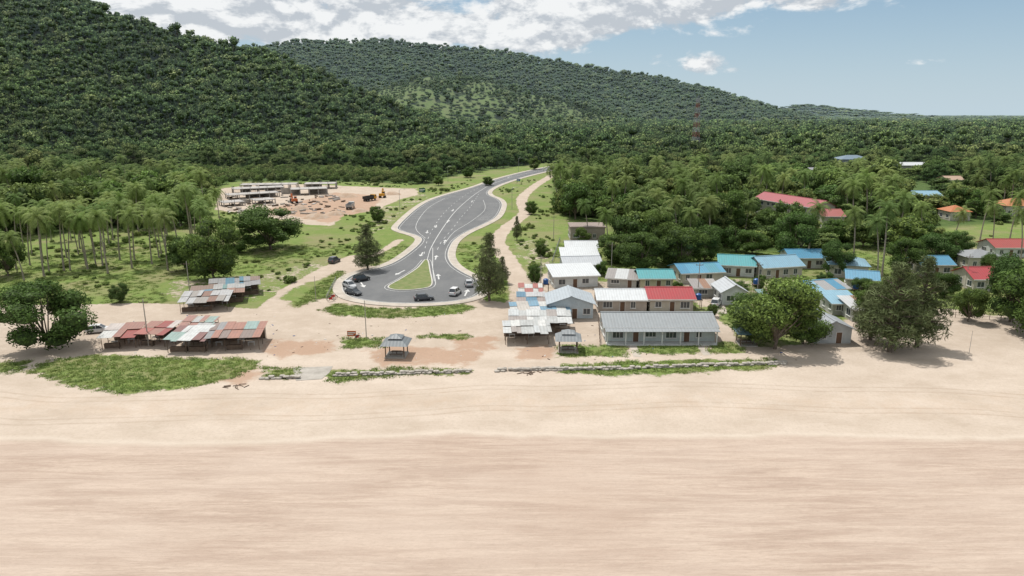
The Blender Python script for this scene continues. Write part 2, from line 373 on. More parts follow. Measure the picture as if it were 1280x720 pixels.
    gc=mixc(nt,mr(nt,n_f,.45,.75,0,.6),gc,(.085,.135,.035))
    gc=mixc(nt,mr(nt,noise(nt,g,.06,6,.7),.47,.62,0,.75),gc,(.235,.21,.115))
    ff=mixc(nt,mr(nt,n_mid,.4,.7),(.06,.10,.03),(.10,.14,.045))
    gc=mixc(nt,s.outputs[2],gc,ff)
    col=mixc(nt,gf,sand,gc)
    L(nt,col,b.inputs['Base Color']); b.inputs['Roughness'].default_value=.95; b.inputs['Specular IOR Level'].default_value=.1
    bp=N(nt,'ShaderNodeBump'); bp.inputs['Strength'].default_value=.6; bp.inputs['Distance'].default_value=.2
    L(nt,mth(nt,'ADD',mth(nt,'MULTIPLY',mth(nt,'ADD',st2,mth(nt,'MULTIPLY',st4,.4)),.8),mth(nt,'ADD',n_f,mth(nt,'MULTIPLY',gf,.8))),bp.inputs['Height']); L(nt,bp.outputs[0],b.inputs['Normal'])
    painted_haze(m,nt,b.outputs[0],out.inputs[0]); return m
me.materials.append(groundm())
# ---------------------------------------------------------------- vegetation meshes
def unit(v): return v/np.maximum(np.linalg.norm(v,axis=1,keepdims=True),1e-6)
def leaves(c,rad,n,size,asp,rg,up=.75,droop=0,nr=.7):
    d=unit(rg.normal(size=(n,3))); fl=(d[:,2]<0)&(rg.random(n)<up); d[fl,2]*=-1
    pos=np.array(c)+d*np.array(rad)*rg.uniform(.72,1.1,(n,1))
    nm=unit(d+nr*rg.normal(size=(n,3)))
    u=unit(np.cross(nm,rg.normal(size=(n,3))))
    if droop: u=unit(u*(1-droop)+np.array([0,0,-1])*droop)
    v=unit(np.cross(nm,u)); s=size*rg.uniform(.6,1.3,(n,1))
    q=np.stack([pos+u*s,pos+v*s*asp,pos-u*s,pos-v*s*asp],1)
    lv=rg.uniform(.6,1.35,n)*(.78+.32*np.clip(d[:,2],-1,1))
    return q.reshape(-1,3),lv
def treemesh(name,Hh,W,nl,nleaf,size,seed,tf=.25,leaf=None,asp=.6,shape='round',core=.7,up=.75,droop=0,bark='bark',lr=(.34,.5),nr=.7,low=.68):
    leaf=leaf or LN
    rg=np.random.default_rng(seed); rr=random.Random(seed); mb=MB(); lvs=[]
    cz=Hh*(tf+1)/2; rz=Hh*(1-tf)/2; rx=W/2; lob=[]
    for i in range(nl):
        if shape=='round':
            th=i*2.399+rr.uniform(-.5,.5); zz=rr.uniform(-.95,.9); rrr=math.sqrt(max(0.05,1-zz*zz))*rr.uniform(.5,.85)
            if zz<-.6: rrr=max(rrr,.35)
            k=rr.uniform(*lr); c=(rx*rrr*math.cos(th),rx*rrr*math.sin(th),cz+zz*rz*low); lob.append((c,(rx*k,rx*k*rr.uniform(.8,1.2),min(rx,rz*1.3)*k*rr.uniform(.7,.95))))
        else:
            t=(i+.5)/nl; th=i*2.399+rr.uniform(-.4,.4); rad=rx*(1-t)**.7*rr.uniform(.3,1.)*(.6+.4*min(1,t*5))
            k=(.27-.15*t)*rr.uniform(.7,1.4); c=(rad*math.cos(th),rad*math.sin(th),Hh*(tf+(1-tf)*t*.95)+rad*.25)
            lob.append((c,(rx*k*1.2,rx*k*1.2,rx*k*.7)))
    tot=sum(l[1][0]**2 for l in lob)
    mb.tube([(0,0,-.3),(0.1*rx*.3,0,Hh*max(tf,.1)*.6),(rr.uniform(-.1,.1)*rx,rr.uniform(-.1,.1)*rx,Hh*(tf+.15)),(0,0,Hh*.8)],[Hh*.026,Hh*.02,Hh*.014,Hh*.005],7,2)
    for c,r in lob:
        z0=min(c[2]*.7,Hh*(tf+.1)) if shape=='round' else max(c[2]-.8,Hh*tf*.8)
        mb.tube([(0,0,z0),(c[0]*.55,c[1]*.55,(z0+c[2])/2+.1),c],[Hh*.010,Hh*.007,Hh*.003],4,2)
    lvs+= [1]*len(mb.f)
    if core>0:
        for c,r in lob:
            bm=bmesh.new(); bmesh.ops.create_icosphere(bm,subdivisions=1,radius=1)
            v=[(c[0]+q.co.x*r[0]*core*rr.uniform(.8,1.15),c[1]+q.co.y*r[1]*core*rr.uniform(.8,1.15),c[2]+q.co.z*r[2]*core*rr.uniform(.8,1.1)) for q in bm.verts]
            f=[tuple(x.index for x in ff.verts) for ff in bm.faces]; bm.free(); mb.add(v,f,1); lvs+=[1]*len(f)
    for c,r in lob:
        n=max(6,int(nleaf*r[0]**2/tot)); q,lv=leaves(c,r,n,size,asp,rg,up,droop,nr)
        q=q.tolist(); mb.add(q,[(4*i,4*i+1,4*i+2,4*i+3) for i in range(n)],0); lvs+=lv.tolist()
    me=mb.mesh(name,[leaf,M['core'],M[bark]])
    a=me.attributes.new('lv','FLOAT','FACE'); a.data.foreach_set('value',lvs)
    return me
def palmmesh(name,Hh,seed,nf=22,fl=4.3):
    rr=random.Random(seed); mb=MB(); lean=rr.uniform(.4,2.2); a=rr.uniform(0,6.28)
    pts=[(lean*math.cos(a)*(t**1.8),lean*math.sin(a)*(t**1.8),Hh*t-.2*(t==0)) for t in (0,.05,.25,.5,.75,1)]
    mb.tube(pts,[.36,.26,.20,.18,.16,.14],7,1); top=Vector(pts[-1]); lvs=[1]*len(mb.f)
    for i in range(nf):
        th=i*2.399+rr.uniform(-.2,.2); el=math.radians(80-125*(i/nf)+rr.uniform(-8,8)); ln=fl*rr.uniform(.85,1.1)
        d=Vector((math.cos(th),math.sin(th),0)); sd=Vector((-d.y,d.x,0)); p=top.copy(); e=el; sp_=[p.copy()]; K=9
        for k in range(K):
            p=p+(d*math.cos(e)+Vector((0,0,1))*math.sin(e))*ln/K; e-=math.radians(9+k*1.3)*(1 if e>-1.3 else 0); sp_.append(p.copy())
        for k in range(K):
            t=(k+.5)/K; wl=ln*.27*(math.sin(math.pi*min(1,t*.85+.12))**.6)
            for s_ in (-1,1):
                for j in (0,.5):
                    b0=sp_[k].lerp(sp_[k+1],j); b1=sp_[k].lerp(sp_[k+1],j+.42)
                    ax=(sp_[k+1]-sp_[k]).normalized()
                    tip=b0.lerp(b1,.5)+sd*s_*wl*.8+ax*wl*.45+Vector((0,0,-wl*.4))
                    mb.add([b0,b1,tip],[(0,1,2)],0); lvs.append((.6 if i>nf-3 else 1)*rr.uniform(.75,1.3))
    for k in range(5):
        th=k*1.25; nf0=len(mb.f); mb.tube([top+Vector((.25*math.cos(th),.25*math.sin(th),-.45)),top+Vector((.27*math.cos(th),.27*math.sin(th),-.2))],[.13,.13],5,1); lvs+=[1]*(len(mb.f)-nf0)
    me=mb.mesh(name,[LP,M['pbark']]); at=me.attributes.new('lv','FLOAT','FACE'); at.data.foreach_set('value',lvs); return me
def bushmesh(name,W,Hh,n,size,seed,leaf=LB,nl=4,core=.6):
    rg=np.random.default_rng(seed); rr=random.Random(seed); mb=MB(); lvs=[]
    for i in range(nl):
        c=(rr.uniform(-.28,.28)*W,rr.uniform(-.28,.28)*W,Hh*rr.uniform(.25,.5)); r=(W*.3*rr.uniform(.6,1.2),W*.3*rr.uniform(.6,1.2),Hh*rr.uniform(.3,.55))
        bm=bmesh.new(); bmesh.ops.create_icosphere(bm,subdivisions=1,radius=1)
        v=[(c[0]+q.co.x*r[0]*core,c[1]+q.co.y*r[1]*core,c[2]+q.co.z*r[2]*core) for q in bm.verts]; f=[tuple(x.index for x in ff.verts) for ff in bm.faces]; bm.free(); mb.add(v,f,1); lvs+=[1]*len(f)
        q,lv=leaves(c,r,n//nl,size,.5,rg,.8); mb.add(q.tolist(),[(4*k,4*k+1,4*k+2,4*k+3) for k in range(n//nl)],0); lvs+=lv.tolist()
    me=mb.mesh(name,[leaf,M['core2']]); a=me.attributes.new('lv','FLOAT','FACE'); a.data.foreach_set('value',lvs); return me
def tuftmesh(name,n,seed,hh=.4,w=1.2):
    rr=random.Random(seed); mb=MB(); lvs=[]
    for i in range(n):
        x,y=rr.gauss(0,w*.35),rr.gauss(0,w*.35); a=rr.uniform(0,6.28); h_=hh*rr.uniform(.5,1.2); l=rr.uniform(.1,.5); s=.08
        mb.add([(x-s*math.cos(a),y-s*math.sin(a),-.02),(x+s*math.cos(a),y+s*math.sin(a),-.02),(x+l*math.sin(a),y+l*math.cos(a),h_)],[(0,1,2)]); lvs.append(rr.uniform(.8,1.5))
    me=mb.mesh(name,[LB]); a=me.attributes.new('lv','FLOAT','FACE'); a.data.foreach_set('value',lvs); return me
protos={}
def proto(name,me):
    o=bpy.data.objects.new(name,me); protos[name]=o
for i in range(6): proto('far_tree_%d'%i,treemesh('far_tree',12.5+i%3*1.2,11-(i%2)*1.5,7+i%4,320,.80,20+i,.0,LF,.6,core=.8,lr=(.42,.62),nr=.5,up=.6))
for i in range(4): proto('mid_tree_%d'%i,treemesh('mid_tree',12,10,14,1800,.40,40+i,.05,LM,.55,core=.74,nr=.55))
for i in range(3): proto('palm_tree_%d'%i,palmmesh('palm',11+i,60+i))
for i in range(3): proto('scrub_%d'%i,bushmesh('scrub',4.5,2.8,340,.33,70+i))
for i in range(2): proto('tuft_%d'%i,tuftmesh('tuft',50,80+i))
def scatter(name,pts,rot,scl,idx,names):
    names=sorted(names); col=bpy.data.collections.new(name+'_plants')
    for n in names:
        o=bpy.data.objects.new(n,protos[n].data); o.name=name+'_'+n; col.objects.link(o)
    me=bpy.data.meshes.new(name); me.vertices.add(len(pts)); me.vertices.foreach_set('co',np.asarray(pts,np.float32).ravel())
    a=me.attributes.new('rot','FLOAT_VECTOR','POINT'); a.data.foreach_set('vector',np.asarray(rot,np.float32).ravel())
    a=me.attributes.new('scl','FLOAT_VECTOR','POINT'); a.data.foreach_set('vector',np.asarray(scl,np.float32).ravel())
    a=me.attributes.new('pidx','INT','POINT'); a.data.foreach_set('value',np.asarray(idx,np.int32))
    o=bpy.data.objects.new(name,me); sc.collection.objects.link(o)
    ng=bpy.data.node_groups.new(name+'_scatter','GeometryNodeTree')
    ng.interface.new_socket('Geometry',in_out='INPUT',socket_type='NodeSocketGeometry'); ng.interface.new_socket('Geometry',in_out='OUTPUT',socket_type='NodeSocketGeometry')
    gi=ng.nodes.new('NodeGroupInput'); go_=ng.nodes.new('NodeGroupOutput'); ip=ng.nodes.new('GeometryNodeInstanceOnPoints'); ci=ng.nodes.new('GeometryNodeCollectionInfo')
    ci.inputs['Collection'].default_value=col; ci.inputs['Separate Children'].default_value=True; ci.inputs['Reset Children'].default_value=True
    def na(n,t):
        x=ng.nodes.new('GeometryNodeInputNamedAttribute'); x.data_type=t; x.inputs['Name'].default_value=n
        return [s for s in x.outputs if s.enabled and s.name=='Attribute'][0]
    er=ng.nodes.new('FunctionNodeEulerToRotation')
    l=ng.links.new
    l(gi.outputs[0],ip.inputs['Points']); l(ci.outputs[0],ip.inputs['Instance']); ip.inputs['Pick Instance'].default_value=True
    l(na('pidx','INT'),ip.inputs['Instance Index']); l(na('rot','FLOAT_VECTOR'),er.inputs[0]); l(er.outputs[0],ip.inputs['Rotation']); l(na('scl','FLOAT_VECTOR'),ip.inputs['Scale'])
    l(ip.outputs[0],go_.inputs[0])
    md=o.modifiers.new('scatter','NODES'); md.node_group=ng; return o
def rotz(n,tilt=.05): return np.stack([rng.normal(0,tilt,n),rng.normal(0,tilt,n),rng.uniform(0,6.28,n)],1)
# ---------------------------------------------------------------- roads
road=[(780,198.5),(730,201.5),(700,206),(676,210.5),(645,217.5),(614,226),(592,234.5),(560,243),(536,251),(518,263),(497,283),(497,288),(527,296),(528,303),(508,320),(486,333),(448,341),(431,350),(427,362),(436,372),(470,378.5),(520,380.5),(570,377.5),(596,371),(604,361),(597,350),(577,341),(562,330),(558,316),(569,296),(613,277),(624,268),(629,251),(606,243),(616,234),(646,223.5),(680,215),(704,210),(734,205),(782,201.5)]
rp=chaikin(GW(road),3)
if area(rp)<0: rp.reverse()
sheet('asphalt_road',rp,.05,M['asph'],0)
ribbon('kerb',rp,0,.25,.17,M['kerb'],True,0)
ribbon('pavement',rp,.26,2.3,.155,M['pave'],True,0)
isl=catmull(GW([(533,325),(522,336),(502,349),(486,359),(500,363),(528,361),(539,356),(537,340)]),True,6)
if area(isl)<0: isl.reverse()
grm=simple('island_grass',(.11,.16,.045),(.2,.2,.09),.6,.95,.3)
sheet('grass_island',isl,.16,grm,.04)
ribbon('kerb',isl,0,.3,.2,M['kerb'],True,.04)
mk_=MB()
ribbon('',rp,-.75,-.62,.058,None,True,None,mk_)
ribbon('',isl,.9,1.03,.058,None,True,None,mk_)
def dline(px,w=.15,dash=None,gap=0):
    p=catmull(GW(px),False,10)
    if not dash: ribbon('',p,-w/2,w/2,.06,None,False,None,mk_); return
    q=[p[0]]
    for a_,b_ in zip(p[:-1],p[1:]):
        n_=max(1,int((b_-a_).length/.5))
        for k in range(1,n_+1): q.append(a_.lerp(b_,k/n_))
    d=int(dash/.5); g2=int((dash+gap)/.5); i=0
    while i+d<len(q): ribbon('',q[i:i+d+1],-w/2,w/2,.06,None,False,None,mk_); i+=g2
dline([(735,203),(702,208),(676,212.8),(645,220.3),(618,229),(598,240),(580,254),(566,268),(553,286),(543,302),(537,314)],.22)
dline([(645,219),(616,227.5),(590,239),(568,254),(552,270),(540,288),(533,304),(530,318)],.15,3,4.5)
dline([(598,243),(590,256),(578,270),(564,288),(552,302),(546,314)],.15,3,4.5)
dline([(537,314),(534,325)],.15); dline([(541,310),(541,335),(543,352)],.15)
dline([(556,248),(538,258),(525,272),(520,286),(532,298)],.15)
dline([(604,250),(606,262),(590,276),(568,290),(555,306)],.15)
def arrow(px,py,tx,ty,s=1.):
    a_=G(px,py).xy; d=(G(tx,ty).xy-a_).normalized(); n_=Vector((d.y,-d.x)); 
    def q(u,v): w=a_+d*u*s+n_*v*s; return (w.x,w.y,.061)
    mk_.add([q(-2.6,-.16),q(-2.6,.16),q(.8,.16),q(.8,-.16)],[(0,1,2,3)]); mk_.add([q(.8,-.62),q(.8,.62),q(2.6,0)],[(0,1,2)])
for a_ in [(534,290,529,308),(545,283,538,296),(527,318,518,332),(560,277,570,266),(590,252,598,244),(566,263,556,275),(545,322,550,306),(500,341,486,348),(453,356,460,366),(548,346,545,330),(583,366,588,356),(636,221.5,620,227),(556,302,562,290)]: arrow(*a_,1.15)
for base in ([(558,244.5),(536,252.5),(519,264),(500,283)],[(613,275),(622,266),(626,253)]):
    p=catmull(GW(base),False,8)
    for a_,b_ in zip(p[:-1],p[1:]):
        d=(b_-a_).normalized(); n_=Vector((-d.y,d.x)); cen=G(560,268).xy
        if (cen-a_).dot(n_)<0: n_=-n_
        ribbon('',[a_+n_*.8,a_+n_*5.0],-.06,.06,.059,None,False,None,mk_)
mk_.obj('road_markings',M['mark'])
def strip(name,px,w,z=.03,mat=None): ribbon(name,catmull(GW(px),False,6),-w/2,w/2,z,mat or M['pave'],False,0)
strip('concrete_path',[(789,428),(797,446)],1.3); strip('concrete_path',[(872,428),(884,444)],1.3)
strip('concrete_path',[(896,372),(903,392)],2.2)
sheet('concrete_ramp',GW([(366,460),(416,458),(412,466),(402,474),(370,476)]),.05,M['conc'],0)
def seawall(name,a,b):
    A=G(*a);B=G(*b); n=int((B-A).length/.75); mb=MB()
    for i in range(n):
        for lay in range(2):
            if R.random()<.08: continue
            p=A.lerp(B,(i+.5*lay+R.uniform(-.15,.15))/n); bm=bmesh.new(); bmesh.ops.create_icosphere(bm,subdivisions=2,radius=1)
            sx,sy,sz=R.uniform(.36,.52),R.uniform(.3,.42),R.uniform(.14,.22); v=[]; oy=R.uniform(-.25,.2)
            for q in bm.verts:
                k=1+R.uniform(-.08,.08); c=[math.copysign(abs(t)**.6,t)*k for t in q.co]; v.append((p.x+c[0]*sx,p.y+c[1]*sy+lay*.15+oy,.10+lay*.24+c[2]*sz))
            f=[tuple(x.index for x in ff.verts) for ff in bm.faces]; bm.free(); mb.add(v,f)
    mb.obj(name,M['stone'],smooth=False)
seawall('stone_seawall',(420,470),(590,465)); seawall('stone_seawall',(622,464),(800,461)); seawall('stone_seawall',(806,460),(985,455))
seawall('stone_seawall',(328,474),(376,473))
# ---------------------------------------------------------------- houses
foot=[]
def windows(mb,W,D,wh,st,seed,face='f'):
    rr=random.Random(seed)
    def put(a0,a1,z0,z1,kind):
        fr,gl=(1,2) if kind=='w' else (1,3)
        def bb(u0,u1,w0,w1,o,mi):
            if face=='f': mb.box(u0,u1,-o,.02,w0,w1,mi)
            elif face=='l': mb.box(-o,.02,u0,u1,w0,w1,mi)
            else: mb.box(W-.02,W+o,u0,u1,w0,w1,mi)
        bb(a0-.1,a1+.1,z0-.1,z1+.1,.05,fr); bb(a0,a1,z0,z1,.065,gl)
        if kind=='w':
            nn=max(2,int((a1-a0)/.6))
            for k in range(1,nn): u=a0+(a1-a0)*k/nn; bb(u-.03,u+.03,z0,z1,.085,fr)
            bb(a0-.2,a1+.2,z0-.2,z0-.11,.16,fr)
    Ln=W if face=='f' else D; sh=wh/st
    for s_ in range(st):
        x=rr.uniform(.7,1.3); k=0
        while x<Ln-1.6:
            z0=s_*sh
            if face=='f' and s_==0 and k%3==1: put(x,x+.95,z0+.12,z0+2.15,'d'); x+=2.2
            else:
                w=rr.choice([.9,1.2,1.5,1.8]); w=min(w,Ln-x-.6); put(x,x+w,z0+rr.choice([.9,1.0,1.1]),z0+min(2.15,sh-.45),'w'); x+=w+rr.uniform(1.2,2.4)
            k+=1
def house(x1,x2,by,D,wh,rh,rc,wc,roof='gable',st=1,name='village_house',ov=.55,ver=0,by2=None,pal=None,seed=None):
    A=G(x1,by);B=G(x2,by2 or by); W=(B-A).length; ang=math.atan2(B.y-A.y,B.x-A.x); seed=seed or int(x1*7+by)
    e=empty(name,A,ang); wm=wallm(wc); mb=MB(); rr=random.Random(seed)
    if roof=='gable': mb.prism([(0,0),(D,0),(D,wh),(D/2,wh+rh),(0,wh)],'x',0,W)
    elif roof=='gable_y': mb.prism([(0,0),(W,0),(W,wh),(W/2,wh+rh),(0,wh)],'y',0,D)
    elif roof=='shed': mb.prism([(0,0),(D,0),(D,wh+rh),(0,wh)],'x',0,W)
    else: mb.box(0,W,0,D,0,wh)
    mb.obj('walls',wm,e)
    pl=MB(); pl.box(-.06,W+.06,-.06,D+.06,0,.22); pl.obj('plinth',M['conc'],e)
    wb=MB()
    for fc in 'flr': windows(wb,W,D,wh,st,seed,fc)
    wb.m=[max(0,x-1) for x in wb.m]; wb.obj('windows_and_doors',[M['white'],M['glass'],M['door']],e)
    cols=[roofm(c) for c in (pal or [rc])]; rb=MB(); T=.09
    def plane(f,u0,u1,v0,v1,zf):
        u=u0
        while u<u1-.01:
            w=(rr.uniform(1.6,3.4) if pal else u1-u0); w=min(w,u1-u); mi=rr.randrange(len(cols)); dz=rr.uniform(0,.05) if pal else 0
            pts=[]
            for zz in (0,T):
                for (a_,b_) in ((u,v0),(u+w-.002,v0),(u+w-.002,v1),(u,v1)):
                    x_,y_=(a_,b_) if f=='x' else (b_,a_); pts.append((x_,y_,zf(b_)+.03+dz+zz))
            rb.add(pts,[(0,3,2,1),(4,5,6,7),(0,1,5,4),(1,2,6,5),(2,3,7,6),(3,0,4,7)],mi); u+=w
    if roof=='gable':
        s_=rh/(D/2); plane('x',-ov,W+ov,-ov,D/2,lambda v:wh+s_*v); plane('x',-ov,W+ov,D/2,D+ov,lambda v:wh+s_*(D-v))
        rb.box(-ov,W+ov,D/2-.2,D/2+.2,wh+rh+.06,wh+rh+.17,0)
    elif roof=='gable_y':
        s_=rh/(W/2); plane('y',-ov,D+ov,-ov,W/2,lambda v:wh+s_*v); plane('y',-ov,D+ov,W/2,W+ov,lambda v:wh+s_*(W-v))
        rb.box(W/2-.2,W/2+.2,-ov,D+ov,wh+rh+.06,wh+rh+.17,0)
    elif roof=='shed': plane('x',-ov,W+ov,-ov,D+ov,lambda v:wh+rh/D*v)
    elif roof=='flat':
        rb.box(-.25,W+.25,-.25,D+.25,wh,wh+.3,0); rb.box(.2,W-.2,.2,D-.2,wh+.3,wh+.36,0)
    elif roof=='hip':
        z0=wh+.02; hx=min(D/2,W/2-.2)+ov; v=[(-ov,-ov,z0),(W+ov,-ov,z0),(W+ov,D+ov,z0),(-ov,D+ov,z0),(-ov+hx,D/2,z0+rh),(W+ov-hx,D/2,z0+rh)]
        rb.add(v,[(0,1,5,4),(1,2,5),(2,3,4,5),(3,0,4),(3,2,1,0)],0)
    rb.obj('roof',cols,e)
    if roof in('gable','shed'):
        fb=MB(); zf=wh-(rh/(D/2) if roof=='gable' else rh/D)*ov
        fb.box(-ov,W+ov,-ov-.07,-ov-.005,zf-.12,zf+.13); fb.obj('fascia',M['white'],e)
    if ver:
        vb=MB(); n=max(2,int(W/3)); s_=.14
        for i in range(n+1):
            x=i*(W-.2)/n; vb.box(x,x+.18,-ver,-ver+.18,0,wh-ver*s_-.1)
        vb.box(0,W,-ver-.1,-.07,0,.14); vb.obj('veranda_posts',M['white'],e)
        v2=MB(); v2.prism([(-ver-.4,wh-.12-(ver+.4)*s_),(-.07,wh-.12),(-.07,wh-.05),(-ver-.4,wh-.05-(ver+.4)*s_)],'x',-.3,W+.3); v2.obj('veranda_roof',cols[0],e)
    C=Matrix.Translation(A)@Matrix.Rotation(ang,4,'Z')
    c=C@Vector((W/2,D/2,0)); foot.append((c.x,c.y,W/2+3.5,D/2+3.5,ang)); return e
GREY=(.30,.31,.32);LG=(.42,.44,.46);WH=(.54,.56,.57);RED=(.34,.05,.055);BLUE=(.075,.23,.35);TEAL=(.085,.30,.32);LBL=(.21,.36,.45)
wW=(.56,.58,.57);wC=(.48,.45,.38);wB=(.39,.47,.52);wG=(.41,.41,.38)
RUST=[(.26,.15,.10),(.33,.31,.29),(.46,.47,.47),(.27,.25,.24)]
house(757,893,428,8.5,3.0,1.3,(.26,.28,.29),(.48,.52,.50),name='beach_bungalow',ver=1.7)
house(686,741,399,8,3.2,1.5,(.36,.40,.43),(.48,.54,.57),'gable_y')
house(748,808,390,7.5,2.7,1.2,WH,(.42,.37,.32)); house(812,866,390,7.5,2.9,1.4,RED,wC)
house(693,747,361,8,2.9,1.0,WH,wW,'shed',by2=359); house(706,751,345,8,2.9,1.2,LG,wW,by2=344); house(703,747,332,7,2.6,.8,WH,wW,'shed'); house(708,746,321,7,2.8,1.1,WH,wB); house(713,756,301,9,4.2,.3,(.28,.22,.19),(.34,.29,.25),'flat')
house(759,795,359,6,2.3,.7,None,wG,'shed',pal=RUST,name='shack',by2=361); house(800,841,362,6.5,2.8,1.2,TEAL,(.5,.46,.34))
house(852,903,355,8,2.7,1.3,BLUE,wC,pal=[BLUE,(.10,.28,.40),(.09,.26,.33)],by2=353); house(899,942,345,9,3,1.6,TEAL,wW,by2=347); house(954,1002,349,8,3.0,1.8,LBL,wC,by2=346); house(988,1030,336,8,3,1.4,BLUE,wW); house(1036,1084,346,9,3.2,1.7,(.2,.34,.42),wC,'hip',by2=349)
house(1012,1058,378,8,2.6,1.0,BLUE,wB,pal=[BLUE,LBL,(.3,.3,.3)],by2=374); house(1040,1072,394,6,2.5,.9,LBL,wG,'shed'); house(902,932,382,7,3.1,1.4,LG,wW,'gable_y')
house(1018,1063,430,7,2.9,1.3,(.30,.32,.34),(.42,.44,.44),'gable_y')
house(1058,1096,362,7,2.8,1.2,(.12,.28,.4),wC,by2=365); house(1150,1190,345,7,3,1.4,BLUE,wC); house(868,896,372,5,2.2,.6,None,wG,'shed',pal=RUST,name='shack')
house(942,1016,266,10,6,2.2,(.33,.09,.10),(.42,.40,.35),st=2,name='school_building',by2=280)
house(1027,1054,286,9,4.5,1.8,(.33,.11,.10),wC); house(1050,1088,214,14,8,2.5,(.15,.21,.26),(.24,.27,.30),'hip',name='warehouse'); house(1119,1158,216,10,5,1.6,(.52,.54,.55),(.3,.3,.29))
house(1142,1176,256,10,4,1.6,LBL,wG); house(1187,1212,276,8,3.4,2,(.42,.15,.06),wC,'hip'); house(1209,1254,337,8,3.2,1.4,(.24,.25,.26),wC,'hip')
house(1216,1264,364,8,3,1.8,RED,wC); house(1243,1300,322,8,3,1.6,(.32,.07,.06),wW); house(1256,1312,270,10,4,2.4,(.42,.17,.07),wC,'hip')
house(1008,1032,224,10,5,1.6,(.26,.26,.28),wG); house(1184,1208,234,10,4,1.6,(.4,.28,.2),wG)
house(1065,1090,402,6,2.6,.8,None,wG,'shed',pal=RUST,name='shack')
def stall(x1,x2,by,D,h,pal,by2=None,tilt=.5,name='market_stall',seed=0):
    A=G(x1,by);B=G(x2,by2 or by); W=(B-A).length; ang=math.atan2(B.y-A.y,B.x-A.x); e=empty(name,A,ang); rr=random.Random(seed+x1)
    p=MB(); n=max(2,int(W/2.6))
    for i in range(n+1):
        x=i*W/n
        for y in (0.05,D/2,D-.05): p.tube([(x,y,0),(x,y,h+tilt*y/D)],[.06,.05],6)
    p.obj('posts',M['wood'],e)
    cols=[roofm(c,.7) for c in pal]; rb=MB(); x=-.4
    while x<W+.3:
        w=rr.uniform(.8,2.6); w=min(w,W+.5-x)
        for (y0,y1) in ((-.6+rr.uniform(-.5,.4),D*.5),(D*.5-.1,D+rr.uniform(0,.8))):
            k=rr.randrange(len(cols)); dz=rr.uniform(0,.16)+(.06 if y0>0 else 0)
            z0=h+tilt*y0/D+.06+dz+rr.uniform(-.05,.05); z1=h+tilt*y1/D+.06+dz+rr.uniform(-.05,.05); tw=rr.uniform(-.06,.06)
            rb.add([(x,y0,z0),(x+w,y0,z0+tw),(x+w,y1,z1+tw),(x,y1,z1),(x,y0,z0+.04),(x+w,y0,z0+.04+tw),(x+w,y1,z1+.04+tw),(x,y1,z1+.04)],[(0,3,2,1),(4,5,6,7),(0,1,5,4),(1,2,6,5),(2,3,7,6),(3,0,4,7)],k)
        x+=w+.003
    rb.obj('roof_sheets',cols,e)
    q=MB(); q.box(.1,W-.1,D-.12,D-.02,0,h*.9)
    for i in range(n):
        if rr.random()<.6: q.box(i*W/n+.12,(i+1)*W/n-.12,.5,1.1,0,.85)
    q.obj('back_wall_and_counters',M['wood'],e)
    t=MB()
    for i in range(n):
        x=i*W/n+rr.uniform(.4,1.2); y=rr.uniform(1.5,D-1); t.box(x,x+1.1,y,y+.6,.68,.74)
        for dx in (.05,1.0): t.box(x+dx,x+dx+.05,y+.05,y+.1,0,.68); t.box(x+dx,x+dx+.05,y+.5,y+.55,0,.68)
    t.obj('tables',M['white'],e)
    c=Matrix.Translation(A)@Matrix.Rotation(ang,4,'Z')@Vector((W/2,D/2,0)); foot.append((c.x,c.y,W/2+2,D/2+2,ang))
WS=[(.50,.51,.50),(.40,.41,.40),(.55,.55,.53),(.31,.28,.26),(.46,.48,.48)]; RW=[(.26,.06,.05),(.5,.5,.48),(.33,.11,.09),(.28,.14,.11),(.45,.4,.37)]; MX=[(.2,.14,.11),(.10,.21,.28),(.33,.33,.32),(.15,.25,.24),(.27,.16,.12)]
stall(128,170,437,5.5,2.2,RW,by2=435); stall(174,206,433,5,2.4,RW,by2=434); stall(210,256,441,6.,2.3,[(.5,.51,.5),(.24,.33,.3),(.2,.1,.09)]); stall(260,324,440,6.5,2.4,[(.22,.17,.15),(.24,.33,.31),(.32,.16,.12),(.24,.24,.24)],by2=437); stall(226,262,428,4.5,2.7,[(.36,.36,.35),(.24,.33,.3),(.3,.16,.13)])
stall(226,284,391,6,2.1,[(.28,.26,.24),(.22,.13,.10),(.38,.38,.38)],by2=388); stall(240,304,383,5,2.3,MX,by2=378); stall(264,324,373,5.5,2.3,[(.08,.18,.24),(.24,.24,.24),(.2,.14,.11)],by2=368)
stall(632,686,431,5,2.2,WS,by2=430); stall(638,712,418,5.5,2.3,WS); stall(641,710,404,4.5,2.3,[(.48,.48,.48),(.43,.4,.36),(.5,.5,.48),(.16,.28,.37)],by2=402); stall(648,680,391,5,2.3,[(.3,.25,.23),(.42,.42,.42),(.10,.2,.28)]); stall(650,676,379,5,2.3,[(.33,.12,.1),(.5,.5,.48)])
stall(955,985,388,5,2.4,MX)
